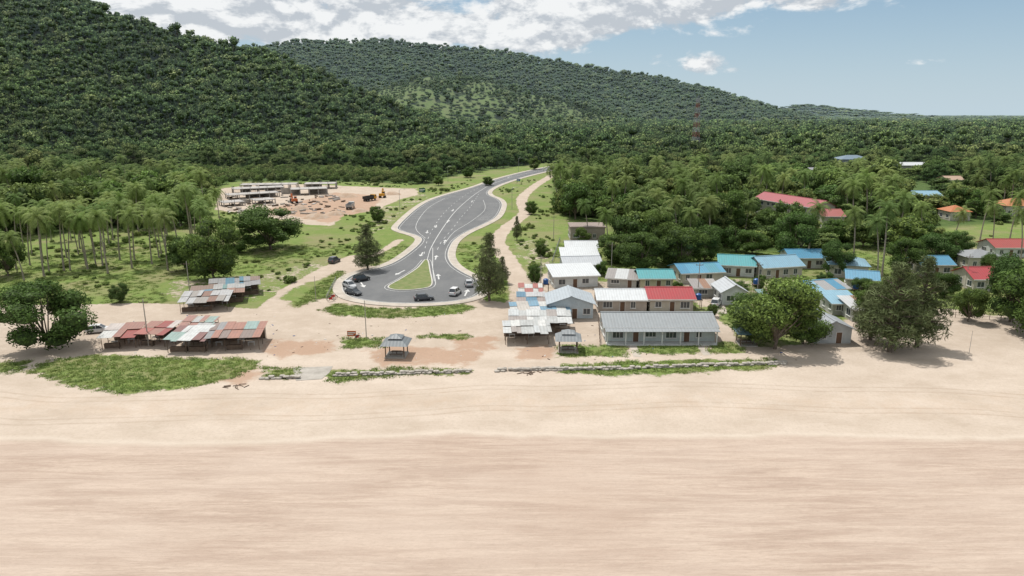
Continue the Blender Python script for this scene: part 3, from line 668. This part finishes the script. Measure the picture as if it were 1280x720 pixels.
def gazebo(px,py,s=3.2,rc=(.17,.19,.2)):
    e=empty('beach_gazebo',G(px,py),R.uniform(-.1,.1)); m=MB(); m.box(-s/2,s/2,-s/2,s/2,0,.15); m.obj('floor_slab',M['conc'],e)
    p=MB()
    for a_ in (-1,1):
        for b_ in (-1,1): p.box(a_*s*.44-.08,a_*s*.44+.08,b_*s*.44-.08,b_*s*.44+.08,.15,2.35)
    p.box(-s*.44,s*.44,-s*.44-.05,-s*.44+.05,2.2,2.34);p.box(-s*.44,s*.44,s*.44-.05,s*.44+.05,2.2,2.34); p.obj('posts',M['wood'],e)
    r=MB(); k=s*.66; k2=s*.3
    r.add([(-k,-k,2.3),(k,-k,2.3),(k,k,2.3),(-k,k,2.3),(-k2,-k2,3.15),(k2,-k2,3.15),(k2,k2,3.15),(-k2,k2,3.15)],[(0,1,5,4),(1,2,6,5),(2,3,7,6),(3,0,4,7),(3,2,1,0),(4,5,6,7)])
    k3=k2*1.15; r.add([(-k3,-k3,3.28),(k3,-k3,3.28),(k3,k3,3.28),(-k3,k3,3.28),(0,0,3.85)],[(0,1,4),(1,2,4),(2,3,4),(3,0,4),(3,2,1,0)]); r.obj('tiered_roof',roofm(rc),e)
    b=MB(); b.box(-1.1,1.1,-.9,-.6,.42,.48); b.box(-1.1,1.1,.6,.9,.42,.48); b.box(-.8,.8,-.3,.3,.7,.76)
    for x in (-.9,.9):
        for y in (-.75,.75): b.box(x-.04,x+.04,y-.04,y+.04,.15,.42)
    b.box(-.06,.06,-.06,.06,.15,.7); b.obj('bench_and_table',M['wood'],e)
gazebo(496,444,3.5); gazebo(710,438,3.4,(.22,.24,.25)); gazebo(933,430,3.2,(.10,.17,.19))
# ---------------------------------------------------------------- vehicles
def carpaint(c):
    m,nt,b=mk('car_paint'); b.inputs['Base Color'].default_value=c4(c); b.inputs['Roughness'].default_value=.3; b.inputs['Coat Weight'].default_value=.6; return m
def wheelset(e,xs,hw,r=.32,w=.22):
    for i,x in enumerate(xs):
        for j,y in enumerate((-hw,hw)):
            m=MB(); m.tube([(x,y-w/2,r),(x,y+w/2,r)],[r,r],16); m.tube([(x,y-w/2-.02,r),(x,y+w/2+.02,r)],[r*.55,r*.55],10,1); m.obj('wheel',[M['rubber'],M['steel']],e)
def car(px,py,tx,ty,c,suv=False,name='parked_car'):
    A=G(px,py,.05); d=G(tx,ty)-G(px,py); e=empty(name,A,math.atan2(d.y,d.x))
    hh=1.7 if suv else 1.45; belt=.98 if suv else .88
    st=[(-2.2,.62,.42,belt-.12),(-2.1,.8,.3,belt),(-1.4,.88,.22,belt+.02),(0,.9,.2,belt),(1.2,.88,.22,belt-.03),(1.9,.8,.28,belt-.17),(2.2,.6,.4,belt-.32)]
    b=MB(); ring=[]
    for x,w,z0,z1 in st: ring.append([(x,-w*.92,z0),(x,-w,(z0+z1)/2),(x,-w*.9,z1),(x,w*.9,z1),(x,w,(z0+z1)/2),(x,w*.92,z0)])
    v=[q for r_ in ring for q in r_]; f=[]
    for i in range(len(st)-1):
        for k in range(6): f.append((i*6+k,i*6+(k+1)%6,(i+1)*6+(k+1)%6,(i+1)*6+k))
    f+=[tuple(range(6)),tuple(6*(len(st)-1)+k for k in range(5,-1,-1))]; b.add(v,f); pm=carpaint(c); b.obj('body',pm,e)
    back=-2.0 if suv else -1.75; g=MB(); z=belt-.02; t=hh-.05
    g.add([(back,-.78,z),(1.05,-.78,z),(1.05,.78,z),(back,.78,z),(back+.35,-.62,t),(.3,-.62,t),(.3,.62,t),(back+.35,.62,t)],[(0,1,5,4),(1,2,6,5),(2,3,7,6),(3,0,4,7),(4,5,6,7),(3,2,1,0)]); g.obj('windows',M['glass'],e)
    r=MB(); r.box(back+.33,.34,-.64,.64,t,hh+.02)
    for s_ in (-1,1):
        for (xa,xb) in ((back,back+.35),(1.05,.3),(-.35,-.35)): r.tube([(xa,s_*.785,z),(xb,s_*.635,t)],[.045,.045],5)
    r.obj('roof_and_pillars',pm,e)
    wheelset(e,(-1.35,1.35),.82)
    l=MB()
    for s_ in (-1,1): l.box(2.0,2.14,s_*.62-.14,s_*.62+.14,belt-.34,belt-.2); l.box(.75,.9,s_*.93-.07,s_*.93+.07,belt,belt+.12)
    l.obj('headlights_and_mirrors',M['steel'],e)
    l=MB()
    for s_ in (-1,1): l.box(-2.19,-2.1,s_*.6-.12,s_*.6+.12,belt-.2,belt-.05)
    l.obj('tail_lights',M['red'],e)
for a_ in [(442,368,456,371,(.03,.035,.04),0),(452,351,462,349,(.02,.02,.02),1),(530,375,546,374,(.03,.03,.035),0),(569,368,579,361,(.62,.62,.62),1),(586,357,584,350,(.40,.41,.42),0),(895,382,900,376,(.62,.62,.62),1),(124,415,136,414,(.6,.6,.6),0),(437,359,446,362,(.45,.46,.47),0),(418,328,428,324,(.05,.05,.06),1),(700,206.5,712,204.5,(.05,.12,.3),1)]: car(*a_[:5],bool(a_[5]))
def truck(px,py,tx,ty,c,bed):
    A=G(px,py,.02); d=G(tx,ty)-G(px,py); e=empty('dump_truck',A,math.atan2(d.y,d.x)); m=MB()
    m.prism([(2.0,.9),(3.7,.9),(3.75,1.8),(3.45,2.7),(2.0,2.75)],'y',-1.15,1.15) ; m.obj('cab',c,e)
    g=MB(); g.prism([(3.62,1.8),(3.80,1.8),(3.52,2.55),(3.42,2.55)],'y',-1.0,1.0); g.box(2.4,3.2,-1.17,1.17,1.8,2.45); g.obj('cab_windows',M['glass'],e)
    b=MB(); b.box(-3.5,1.8,-1.2,1.2,1.1,1.2); b.box(-3.5,1.8,-1.2,-1.1,1.2,2.3); b.box(-3.5,1.8,1.1,1.2,1.2,2.3); b.box(1.7,1.8,-1.1,1.1,1.2,2.5); b.box(-3.5,-3.4,-1.1,1.1,1.2,2.2); b.obj('bed',bed,e)
    q=MB(); q.box(-3.4,3.5,-.45,.45,.6,.9); q.obj('chassis',M['dark'],e); wheelset(e,(-2.6,-1.4,2.8),.95,.5,.35)
def excav(px,py,tx,ty,c=None):
    A=G(px,py,.02); d=G(tx,ty)-G(px,py); e=empty('excavator',A,math.atan2(d.y,d.x)); c=c or M['yellow']
    t=MB()
    for s_ in (-1,1): t.prism([(-1.9,.35),(-1.5,0),(1.5,0),(1.9,.35),(1.9,.6),(1.5,.9),(-1.5,.9),(-1.9,.6)],'y',s_*1.1-.28,s_*1.1+.28)
    t.obj('tracks',M['rubber'],e); b=MB(); b.box(-1.9,1.2,-1.2,1.2,1.0,1.35); b.box(-1.9,-.3,-1.2,1.2,1.35,2.1); b.obj('body',c,e)
    k=MB(); k.prism([(-.2,1.36),(1.15,1.36),(1.05,2.9),(-.2,2.9)],'y',-1.15,-.15); k.obj('cab',M['glass'],e)
    r=MB(); r.box(-.3,1.1,-1.2,-.1,2.9,2.98); r.tube([(.9,.4,1.5),(2.6,.4,4.0),(4.2,.4,3.7)],[.3,.28,.2],4); r.tube([(4.0,.4,3.9),(4.9,.4,1.6)],[.2,.14],4); r.obj('boom',c,e)
    u=MB(); u.prism([(4.7,1.7),(5.3,1.4),(5.1,.7),(4.4,.5),(4.2,1.0)],'y',-.1,.9); u.obj('bucket',M['dark'],e)
truck(438,261,446,256,M['white'],M['steel']); truck(462,251,474,249,M['yellow'],M['dark'])
excav(368,254,360,250,M['orange']); excav(478,247,486,243)
def moto(px,py,ang):
    e=empty('parked_motorcycle',G(px,py,.16),ang); w=MB()
    for x in (-.62,.62):
        pts=[(x+.28*math.cos(t*math.pi/6),0,.3+.28*math.sin(t*math.pi/6)) for t in range(13)]; w.tube(pts,[.05]*13,5)
    w.obj('wheels',M['rubber'],e); b=MB(); b.prism([(-.5,.6),(-.3,.35),(.2,.3),(.35,.75),(.1,.85),(-.2,.72)],'y',-.13,.13); b.obj('body',M['red'],e)
    s=MB(); s.box(-.75,.05,-.14,.14,.76,.86); s.tube([(.62,0,.3),(.42,0,1.0)],[.04,.04],5); s.tube([(.4,-.33,1.02),(.42,0,.98),(.4,.33,1.02)],[.025]*3,5); s.obj('seat_and_handlebar',M['dark'],e)
moto(414,376,.4); moto(417,373,.5); moto(447,424,1.2)
# ---------------------------------------------------------------- poles, tower, clutter
def pole(px,py,h_=8,arm=True,name='utility_pole',r=.11,mat='conc'):
    e=empty(name,G(px,py)); m=MB(); m.tube([(0,0,0),(0,0,h_)],[r,r*.65],8); m.obj('shaft',M[mat],e)
    if name=='street_lamp':
        a_=MB(); a_.tube([(0,0,h_-.1),(.8,0,h_+.25),(1.9,0,h_+.3)],[.05,.045,.04],6); a_.box(1.7,2.5,-.14,.14,h_+.26,h_+.38); a_.obj('lamp_arm',M['steel'],e)
    elif arm:
        a_=MB(); a_.box(-.8,.8,-.05,.05,h_-.7,h_-.58)
        for x in (-.7,0,.7): a_.tube([(x,0,h_-.58),(x,0,h_-.38)],[.05,.03],6)
        a_.obj('crossarm',M['wood'],e)
for a_ in [(186,432,8.5),(237,364,7),(676,362,8),(764,342,8),(872,372,8),(946,372,8),(1108,398,8),(692,300,8),(1206,360,8)]: pole(*a_)
pole(458,422,7,False,r=.09); pole(1211,443,4.2,False,'flag_pole',.04,'steel'); pole(395,376,5.5,False,r=.07)
for a_ in [(640,262),(500,265),(560,228),(648,215)]: pole(*a_,9,True,'street_lamp',.1,'steel')
def tower(px,py,h_=50):
    e=empty('telecom_tower',G(px,py),.4); m=MB(); K=13
    hw=lambda t:2.8*(1-t)+.9*t
    for k in range(K):
        t0,t1=k/K,(k+1)/K; a_,b_=hw(t0),hw(t1); c0=[(sx*a_,sy*a_,h_*t0) for sx,sy in((-1,-1),(1,-1),(1,1),(-1,1))]; c1=[(sx*b_,sy*b_,h_*t1) for sx,sy in((-1,-1),(1,-1),(1,1),(-1,1))]
        mi=k%2
        for i in range(4):
            j=(i+1)%4; m.tube([c0[i],c1[i]],[.2,.2],4,mi); m.tube([c0[i],c1[j]],[.1,.1],4,mi); m.tube([c0[j],c1[i]],[.1,.1],4,mi); m.tube([c1[i],c1[j]],[.1,.1],4,mi)
    m.tube([(0,0,h_),(0,0,h_+5)],[.1,.05],5,0); m.obj('lattice',[simple('tower_grey_steel',(.38,.39,.40),None,1,.6),simple('tower_red_paint',(.30,.13,.11))],e)
    a_=MB()
    for i in range(6):
        th=i*1.05; x,y=1.5*math.cos(th),1.5*math.sin(th)
        for z in (h_-2,h_-9): a_.box(x-.2,x+.2,y-.2,y+.2,z-1.2,z+1.2)
    a_.tube([(1.2,-1.3,h_-14),(1.4,-1.8,h_-14)],[.9,.9],12); a_.obj('antennas',M['steel'],e)
tower(868,201,50)
def signb(px,py,w,h_,z,mat,name='road_sign'):
    e=empty(name,G(px,py)); m=MB()
    for x in (-w*.4,w*.4): m.tube([(x,0,0),(x,0,z+h_)],[.06,.06],6)
    m.obj('posts',M['steel'],e); b=MB(); b.box(-w/2,w/2,-.1,-.07,z,z+h_); b.obj('panel',mat,e); b=MB(); b.box(-w/2+.1,w/2-.1,-.12,-.102,z+h_*.55,z+h_*.75); b.box(-w/2+.1,w*.2,-.12,-.102,z+h_*.25,z+h_*.4); b.obj('lettering',M['white'],e)
signb(528,246,3,2,2.2,simple('sign_green',(.02,.12,.06))); signb(440,424,1.6,1,.6,M['orange'],'food_cart_sign'); signb(648,231,2,1.4,2,simple('sign_blue',(.03,.12,.3)))
def tank(px,py):
    e=empty('water_tank',G(px,py)); s=MB()
    for x in (-.6,.6):
        for y in (-.6,.6): s.tube([(x,y,0),(x,y,2)],[.06,.06],5)
    s.box(-.8,.8,-.8,.8,2,2.08); s.obj('stand',M['wood'],e); t=MB(); t.tube([(0,0,2.09),(0,0,3.1),(0,0,3.35)],[.6,.6,.25],14); t.obj('tank',M['tank'],e)
for a_ in [(748,382),(872,386),(944,366),(1068,372),(682,366)]: tank(*a_)
M['conc2']=simple('raw_concrete',(.42,.40,.38),(.29,.275,.26),.4,.9,.2)
def frame(x1,x2,by,D,h_,by2=None,lv=1):
    A=G(x1,by);B=G(x2,by2 or by);W=(B-A).length;e=empty('unfinished_concrete_building',A,math.atan2(B.y-A.y,B.x-A.x)); m=MB(); n=max(3,int(W/4))
    for l_ in range(lv):
        z=l_*h_
        for i in range(n+1):
            for y in (0.1,D/2,D-.4):
                x=i*(W-.35)/n; m.box(x,x+.35,y,y+.35,z,z+h_-.25)
        for i in range(n):
            if R.random()<.9: m.box(i*W/n-.1,(i+1)*W/n-.11,-.2,D+.2,z+h_-.25,z+h_)
    for i in range(n+1):
        x=i*(W-.35)/n
        for y in (.2,D/2+.1,D-.4): m.box(x+.1,x+.25,y,y+.15,lv*h_-.2,lv*h_+R.uniform(.4,1.2))
    m.obj('frame',M['conc2'],e); w=MB()
    for i in range(n):
        if R.random()<.6: x=i*(W-.35)/n; w.box(x+.36,x+(W-.35)/n-.01,D-.3,D-.15,0,h_-.26)
    w.obj('block_infill',M['conc'],e)
frame(280,345,259,8,1.9,254); frame(286,350,250,8,2.2,246); frame(292,356,243,9,2.6,240); frame(352,410,245,9,3.0,243); frame(300,420,238,9,2.8,236)
pm_=MB()
for i in range(150):
    x=R.uniform(284,430);y=R.uniform(244,268); p=G(x,y); w=R.uniform(.4,1.8);l_=R.uniform(.3,1.2);z=R.uniform(.15,.7); M4=Matrix.Translation(p)@Matrix.Rotation(R.uniform(0,3),4,'Z'); pm_.box(-w,w,-l_/2,l_/2,0,z,R.randrange(3),M4)
pm_.obj('stacked_building_materials',[M['conc2'],M['wood'],M['conc']])
def heap(px,py,r,h_):
    n=18; m=MB(); v=[(0,0,h_)]; f=[]
    for k,(rr,zz) in enumerate(((.3,.85),(.65,.45),(1,-.02))):
        for i in range(n): a_=i*6.283/n; q=r*rr*R.uniform(.85,1.15); v.append((q*math.cos(a_),q*.8*math.sin(a_),h_*zz*R.uniform(.85,1.1) if k<2 else -.1))
    f=[(0,1+i,1+(i+1)%n) for i in range(n)]
    for k in range(2): f+=[(1+k*n+i,1+(k+1)*n+i,1+(k+1)*n+(i+1)%n,1+k*n+(i+1)%n) for i in range(n)]
    m.add(v,f); m.obj('spoil_heap',M['soil'],smooth=True,loc=G(px,py))
M['soil']=simple('red_soil',(.34,.23,.155),(.41,.33,.26),.5,.95,.5)
for a_ in [(420,268,5,1.6),(450,264,4,1.3),(395,272,6,1.8),(375,262,4,2),(490,243,5,1.5),(345,268,4,1.2),(432,246,6,2)]: heap(*a_)
db=MB()
for i in range(150):
    p=G(R.uniform(130,1000),R.uniform(392,452)); s=R.uniform(.04,.14); M4=Matrix.Translation((p.x,p.y,.0))@Matrix.Rotation(R.uniform(0,3),4,'Z'); db.box(-s*R.uniform(1,4),s,-s*.5,s*.5,0,s*.7,R.choice([0,0,0,1,2]),M4)
for (px,py) in [(290,484),(302,482),(352,470),(655,468),(668,466)]:
    p=G(px,py)
    for k in range(5): M4=Matrix.Translation((p.x+R.uniform(-1,1),p.y+R.uniform(-.6,.6),0))@Matrix.Rotation(R.uniform(0,3),4,'Z'); db.box(-.6,.4,-.04,.06,0,.1,0,M4)
db.obj('driftwood_and_litter',[M['wood'],M['white'],M['tank']])
def fence(pts,h_=1.1,name='timber_fence',mat='wood'):
    p=[G(*q) for q in pts]; m=MB()
    for a_,b_ in zip(p[:-1],p[1:]):
        n=max(1,int((b_-a_).length/1.8))
        for i in range(n+1): q=a_.lerp(b_,i/n); m.tube([(q.x,q.y,0),(q.x,q.y,h_)],[.05,.05],5)
        for z in (h_*.45,h_*.9): m.tube([(a_.x,a_.y,z),(b_.x,b_.y,z)],[.035,.035],4)
    m.obj(name,M[mat])
fence([(748,400),(750,432)]); fence([(905,392),(945,396),(1005,392)]); fence([(1066,412),(1180,396),(1280,402)],1.2); fence([(664,345),(690,330),(700,300)],1.2,'wire_fence','steel'); fence([(408,374),(420,350)],.9,'wire_fence','steel')
# ---------------------------------------------------------------- individual trees
def vis(px,base,top,wpx): 
    m=mpp(base); return (base-top)*m*1.03, wpx*m
near_m=[treemesh('broadleaf_tree',10,10,26,9500,.20,100+i,.02,LN,.5,core=.7,lr=(.22,.42),nr=.6,up=.6,low=.8) for i in range(4)]
cas_m=[treemesh('casuarina_tree',12,8,60,7000,.36,120+i,.10,LC,.13,'cone',core=0,up=.4,droop=.35) for i in range(2)]
palm_m=[palmmesh('coconut_palm',12.5+i*.9,140+i,24,4.5) for i in range(4)]
tc=[]
def place(name,me,px,base,hh,ww,bh,bw):
    o=bpy.data.objects.new(name,me); p=G(px,base); o.location=p; o.rotation_euler=(0,0,R.uniform(0,6.28)); o.scale=(ww/bw,ww/bw,hh/bh); sc.collection.objects.link(o); tc.append((p.x,p.y,ww*.45))
for px,b,t,w in [(62,436,352,108),(268,350,268,74),(238,338,290,50),(338,312,260,82),(968,436,345,104),(936,425,366,56),(1004,430,378,56),(1262,402,322,66),(1300,420,330,110),(1210,402,358,40),(905,298,238,54),(992,326,266,60),(800,340,292,60),(850,336,284,64),(770,328,290,48),(880,328,282,48),(940,318,288,40),(1045,345,302,42),(920,372,348,30),(472,278,256,20),(300,316,288,34),(1170,330,292,48),(585,222,208,16),(668,212,198,16),(668,355,328,18),(610,232,220,14),(702,346,330,14),(1130,345,298,50),(820,328,264,48),(728,304,284,20),(1090,400,352,46),(830,298,252,48),(10,345,288,48),(846,372,352,16),(1076,372,346,26),(890,396,378,14),(1180,372,340,34),(1030,360,338,22),
  (960,298,262,36),(1040,304,272,34),(1000,366,346,18),(948,362,342,18),(1240,350,318,34),(1195,318,286,36),(1110,382,352,34),(1150,404,366,34),(752,345,326,16),(676,320,302,16),(664,268,250,16),(520,222,208,22),(548,232,220,14),(30,380,352,30),(150,378,352,24),(1012,404,380,20)]:
    hh,ww=vis(px,b,t,w); place('broadleaf_tree',R.choice(near_m),px,b,hh,ww,10,10)
for px,b,t,w in [(460,338,280,44),(612,376,290,50),(628,354,320,22),(1112,440,326,92),(1146,434,318,76),(1088,425,352,56),(646,300,270,14)]:
    hh,ww=vis(px,b,t,w); place('casuarina_tree',R.choice(cas_m),px,b,hh,ww,12,8)
palms=[(R.uniform(-60,258),R.uniform(284,342)) for _ in range(64)]+[(30,350),(55,345),(88,338),(120,332),(150,325),(165,335),(135,342),(190,330),(210,338),(262,300),(276,288),(1096,350),(1102,346),(1240,308),(1262,300),(1190,310),(1225,300),(735,300),(760,318),(1150,312),(1275,330),(930,300),(1010,318),(1066,330)]
for px,b in palms: k=R.randrange(4); s=R.uniform(.78,1.1); place('coconut_palm',palm_m[k],px,b,s,s*.92,1,1)
# ---------------------------------------------------------------- forests
def free(x,y,pad=0):
    ok=np.ones(len(x),bool)
    for cx,cy,hx,hy,a_ in foot:
        dx,dy=x-cx,y-cy; u=dx*math.cos(a_)+dy*math.sin(a_); v=-dx*math.sin(a_)+dy*math.cos(a_)
        ok&=~((abs(u)<hx+1+pad)&(v<hy+pad)&(v>-hy-11-pad))
    ok&=poly_sd(x,y,[tuple(q) for q in rp[::2]])<-5
    for p,w in sandl[:1]: ok&=line_sd(x,y,GW(p),w+3)<0
    return ok
def jit(x0,x1,y0,y1,s):
    a_,b_=np.meshgrid(np.arange(x0,x1,s),np.arange(y0,y1,s)); a_=a_.ravel();b_=b_.ravel(); return a_+rng.uniform(-.55,.55,a_.shape)*s,b_+rng.uniform(-.55,.55,a_.shape)*s
def toidx(kind,names): 
    nm=sorted(names); return np.array([nm.index(k) for k in kind])
mids=['mid_tree_%d'%i for i in range(4)]; fars=['far_tree_%d'%i for i in range(6)]; pals=['palm_tree_%d'%i for i in range(3)]; scr=['scrub_%d'%i for i in range(3)]
allw=mids+pals+scr
x,y=jit(-560,560,190,565,6.8)
ins=np.zeros(len(x),bool)
for p in forestP: ins|=poly_sd(x,y,GW(p))>0
ins&=free(x,y); ins&=(np.abs(x)<.85*y+15)
for t_ in tc:
    if t_[2]>1.5: ins&=np.hypot(x-t_[0],y-t_[1])>t_[2]
clear=[GW(c) for c in ([(1108,232),(1168,228),(1172,250),(1110,258)],[(1168,286),(1290,278),(1290,322),(1175,322)],[(930,268),(950,260),(1055,276),(1060,296),(940,286)])]
for c in clear: ins&=poly_sd(x,y,c)<0
x,y=x[ins],y[ins]; z=hts(x,y)[0]*(y>400)
lp=GW([(110,213),(420,211),(520,218),(520,231),(260,236),(110,232)]); isL=poly_sd(x,y,lp)>0
op=GW([(480,212),(560,208),(640,206),(600,216),(556,226),(500,228)]); isO=poly_sd(x,y,op)>0
low=np.zeros(len(x),bool)
for cx,cy,hx,hy,a_ in foot:
    if cy>230: low|=(abs(x*cy/y-cx)<hx-1)&(y<cy)&(y>cy-.22*cy)
big=fbm(x/40,y/40,4); kind=[];S=[]
for i in range(len(x)):
    u=R.random(); lw=.5 if low[i] else 1
    if isL[i]: kind.append(R.choice(scr)); k=R.uniform(1.2,1.9); S.append((k,k,k*R.uniform(.8,1.3)))
    elif isO[i] and u<.7: kind.append(R.choice(scr)); k=R.uniform(.7,1.3); S.append((k,k,k*.8))
    elif u<(.26 if x[i]>0 else .2) and y[i]<400 and lw==1: kind.append(R.choice(pals)); k=R.uniform(.95,1.25); S.append((k,k,k*1.05))
    elif u<.38: kind.append(R.choice(scr)); k=R.uniform(.9,1.8); S.append((k,k,k*(.6 if lw<1 else 1)))
    else: kind.append(R.choice(mids)); k=R.uniform(.5,1.05)*(.75+.55*big[i])*(1.4 if R.random()<.07 else 1); S.append((k*1.12,k*1.12,k*R.uniform(.85,1.25)*lw))
scatter('lowland_forest',np.stack([x,y,z-.2],1),rotz(len(x)),S,toidx(kind,allw),allw)
px_,py_,ss=[],[],[]
yy=566.
while yy<3900:
    k=100 if yy<1350 else (165 if yy<2350 else 80); s=yy/k; lo_,hi_=(-1.0,.95) if yy<1350 else (-.5,.95)
    xs=np.arange(lo_*yy,hi_*yy,s)+R.uniform(0,s)
    px_.append(xs+rng.uniform(-.6,.6,xs.shape)*s); py_.append(np.full(xs.shape,yy)+rng.uniform(-.6,.6,xs.shape)*s); ss.append(np.full(xs.shape,s)); yy+=s
x=np.concatenate(px_);y=np.concatenate(py_);s=np.concatenate(ss)
hh_,a1,b1,c1,d1=hts(x,y)
u_=x/y
keep=~((y>1080)&(u_<-.46))&~((y>2330)&(u_<.36))&~((y>1750)&(u_<-.42))&~((a1<5)&(y>900)&(u_<-.5))
keep&=~((y>1350)&(y<2350)&(b1<8)&(c1<8)&(rng.random(len(x))<.62))     # thinner stocking on the flat plain
x,y,s,hh_,a1,b1,c1=[q[keep] for q in (x,y,s,hh_,a1,b1,c1)]
flat=(y>1350)&(y<2350)&(b1<8)&(c1<8); s=np.where(flat,s*1.6,s)
plant=(c1>8)&(c1>=b1*.98)&(c1>=a1)
n=len(x); names=fars+scr; kind=np.array(rng.choice(fars,n))
w=1.5*s/11*np.exp(rng.normal(0,.22,n)); zz=np.clip(w,.55,1.5)*rng.uniform(.8,1.3,n); zz[flat|(y>2350)]*=.75
sc_=(~plant)&(rng.random(n)<.10)&(y<1350); kind[sc_]=rng.choice(scr,sc_.sum()); w[sc_]*=2.2; zz[sc_]*=2.0
wood=fbm(x/60,y/60,11)
ps=plant&(rng.random(n)<np.where(wood>.56,.35,.9)); kind[ps]=rng.choice(scr,ps.sum()); w[ps]=1.15*s[ps]/4.5*rng.uniform(.5,1.0,ps.sum()); zz[ps]=rng.uniform(.8,1.7,ps.sum())
pt=plant&~ps; w[pt]*=.65; zz[pt]*=.7
zo=np.where(plant,.3,1.2+2.2*np.clip((y-1400)/500,0,1))
scatter('hill_forest',np.stack([x,y,hh_-zo],1),rotz(n),np.stack([w,w,zz],1),toidx(kind.tolist(),names),names)
x,y=jit(-230,260,100,420,2.6)
gl=poly_sd(x,y,GW(land))>1
ok=gl&free(x,y,-1)
for p in sandp[:7]+[ [(340,372),(400,338),(440,320),(470,318),(520,300),(540,330),(430,345),(420,372),(360,388)]]: ok&=poly_sd(x,y,GW(p))<0
for p,w_ in sandl: ok&=line_sd(x,y,GW(p),w_+1)<0
dens=fbm(x/14,y/14,6); ok&=(dens>.5)&(rng.random(len(x))<.5)
for p in forestP: ok&=poly_sd(x,y,GW(p))<2
x,y=x[ok],y[ok]; k=rng.uniform(.15,.5,len(x))*(1+.9*(rng.random(len(x))<.12)); kd=rng.choice(scr,len(x)).tolist()
scatter('roadside_scrub',np.stack([x,y,x*0-.1],1),rotz(len(x)),np.stack([k,k,k*.8],1),toidx(kd,scr),scr)
tf_=['tuft_0','tuft_1']
x,y=jit(-130,130,95,215,1.0); ok=np.zeros(len(x),bool)
for p in grass: ok|=poly_sd(x,y,GW(p))>0
ok|=(poly_sd(x,y,GW(land))>0)&(rng.random(len(x))<.35)
ok&=poly_sd(x,y,[tuple(q) for q in rp[::2]])<-2.5
for p in sandp: ok&=(poly_sd(x,y,GW(p))<0)
for p in grass: ok|=(poly_sd(x,y,GW(p))>.3)&(rng.random(len(x))<.55)&(fbm(x/5,y/5,13)>.4)
for p,w_ in sandl: ok&=line_sd(x,y,GW(p),w_+.3)<0
for cx,cy,hx,hy,a_ in foot: ok&=~((abs(x-cx)<hx-2)&(abs(y-cy)<hy-2))
x,y=x[ok],y[ok]; k=rng.uniform(.5,1.1,len(x))
scatter('grass_tufts',np.stack([x,y,x*0],1),rotz(len(x)),np.stack([k,k,k*.6],1),rng.integers(0,2,len(x)),tf_)
# ---------------------------------------------------------------- light, sky, camera
sv=Vector((-.36,.40,1.2)).normalized(); el_=math.asin(sv.z); az=math.atan2(sv.x,sv.y)
sl=bpy.data.lights.new('sun','SUN'); sl.energy=4.3; sl.angle=math.radians(.5); sl.color=(1,.96,.90); so=bpy.data.objects.new('sun',sl); so.rotation_euler=sv.to_track_quat('Z','Y').to_euler(); so.location=(0,0,200); sc.collection.objects.link(so)
w=bpy.data.worlds.new('World'); sc.world=w; w.use_nodes=True; nt=w.node_tree; bg=nt.nodes['Background']; bg.inputs[1].default_value=.078
sk=N(nt,'ShaderNodeTexSky'); sk.sky_type='NISHITA'; sk.sun_disc=False; sk.sun_elevation=el_; sk.sun_rotation=az; sk.air_density=1.; sk.dust_density=.6; sk.ozone_density=1.5
tcn=N(nt,'ShaderNodeTexCoord').outputs['Generated']; sx=N(nt,'ShaderNodeSeparateXYZ'); L(nt,tcn,sx.inputs[0])
rr_=mth(nt,'SQRT',mth(nt,'ADD',mth(nt,'POWER',sx.outputs[0],2),mth(nt,'POWER',sx.outputs[1],2)))
el=mth(nt,'DIVIDE',sx.outputs[2],mth(nt,'MAXIMUM',rr_,.02)); azn=mth(nt,'ARCTAN2',sx.outputs[0],sx.outputs[1])
def cl(off):
    cb=N(nt,'ShaderNodeCombineXYZ'); L(nt,azn,cb.inputs[0]); L(nt,mth(nt,'MULTIPLY',mth(nt,'ADD',el,off),2.0),cb.inputs[1]); cb.inputs[2].default_value=3.7
    return noise(nt,cb.outputs[0],7.5,9,.6,dist=.15)
n1=cl(0); n2=cl(.012)
lim=mr(nt,azn,-.05,.62,.062,.145); b1_=mr(nt,mth(nt,'SUBTRACT',el,lim),-.028,.03,-.26,.2)
def puff(a0,e0,ra,re,k):
    d=mth(nt,'ADD',mth(nt,'POWER',mth(nt,'DIVIDE',mth(nt,'SUBTRACT',azn,a0),ra),2),mth(nt,'POWER',mth(nt,'DIVIDE',mth(nt,'SUBTRACT',el,e0),re),2))
    return mr(nt,d,0,1.6,k,0)
pf=mth(nt,'ADD',mth(nt,'ADD',puff(.235,.060,.085,.020,.3),puff(.51,.058,.04,.008,.26)),mth(nt,'ADD',puff(-.13,.107,.1,.018,.2),puff(.34,.050,.05,.008,.24)))
fac=mr(nt,mth(nt,'ADD',n1,mth(nt,'ADD',b1_,pf)),.49,.60,0,1,True)
shade=mr(nt,mth(nt,'SUBTRACT',n1,n2),-.035,.04)
cc=mixc(nt,shade,(7.0,7.5,8.1),(11.9,12.,12.))
skc=mixc(nt,mr(nt,el,0,.22,.85,.4),sk.outputs[0],mixc(nt,mr(nt,el,0,.16),(7.2,9.0,10.2),(4.4,6.9,9.3)))
L(nt,mixc(nt,mth(nt,'MULTIPLY',fac,.94),skc,cc),bg.inputs[0])
cam=bpy.data.cameras.new('camera'); co=bpy.data.objects.new('camera',cam); co.location=(0,0,H); co.rotation_euler=(math.pi/2-PIT,0,0); cam.sensor_width=36; cam.lens=36*FL/1280; cam.clip_start=.5; cam.clip_end=20000
sc.collection.objects.link(co); sc.camera=co
sc.view_settings.view_transform='Standard'; sc.view_settings.look='None'; sc.view_settings.exposure=0
print('verts',nx*ny,'far trees',n,'objects',len(bpy.data.objects))
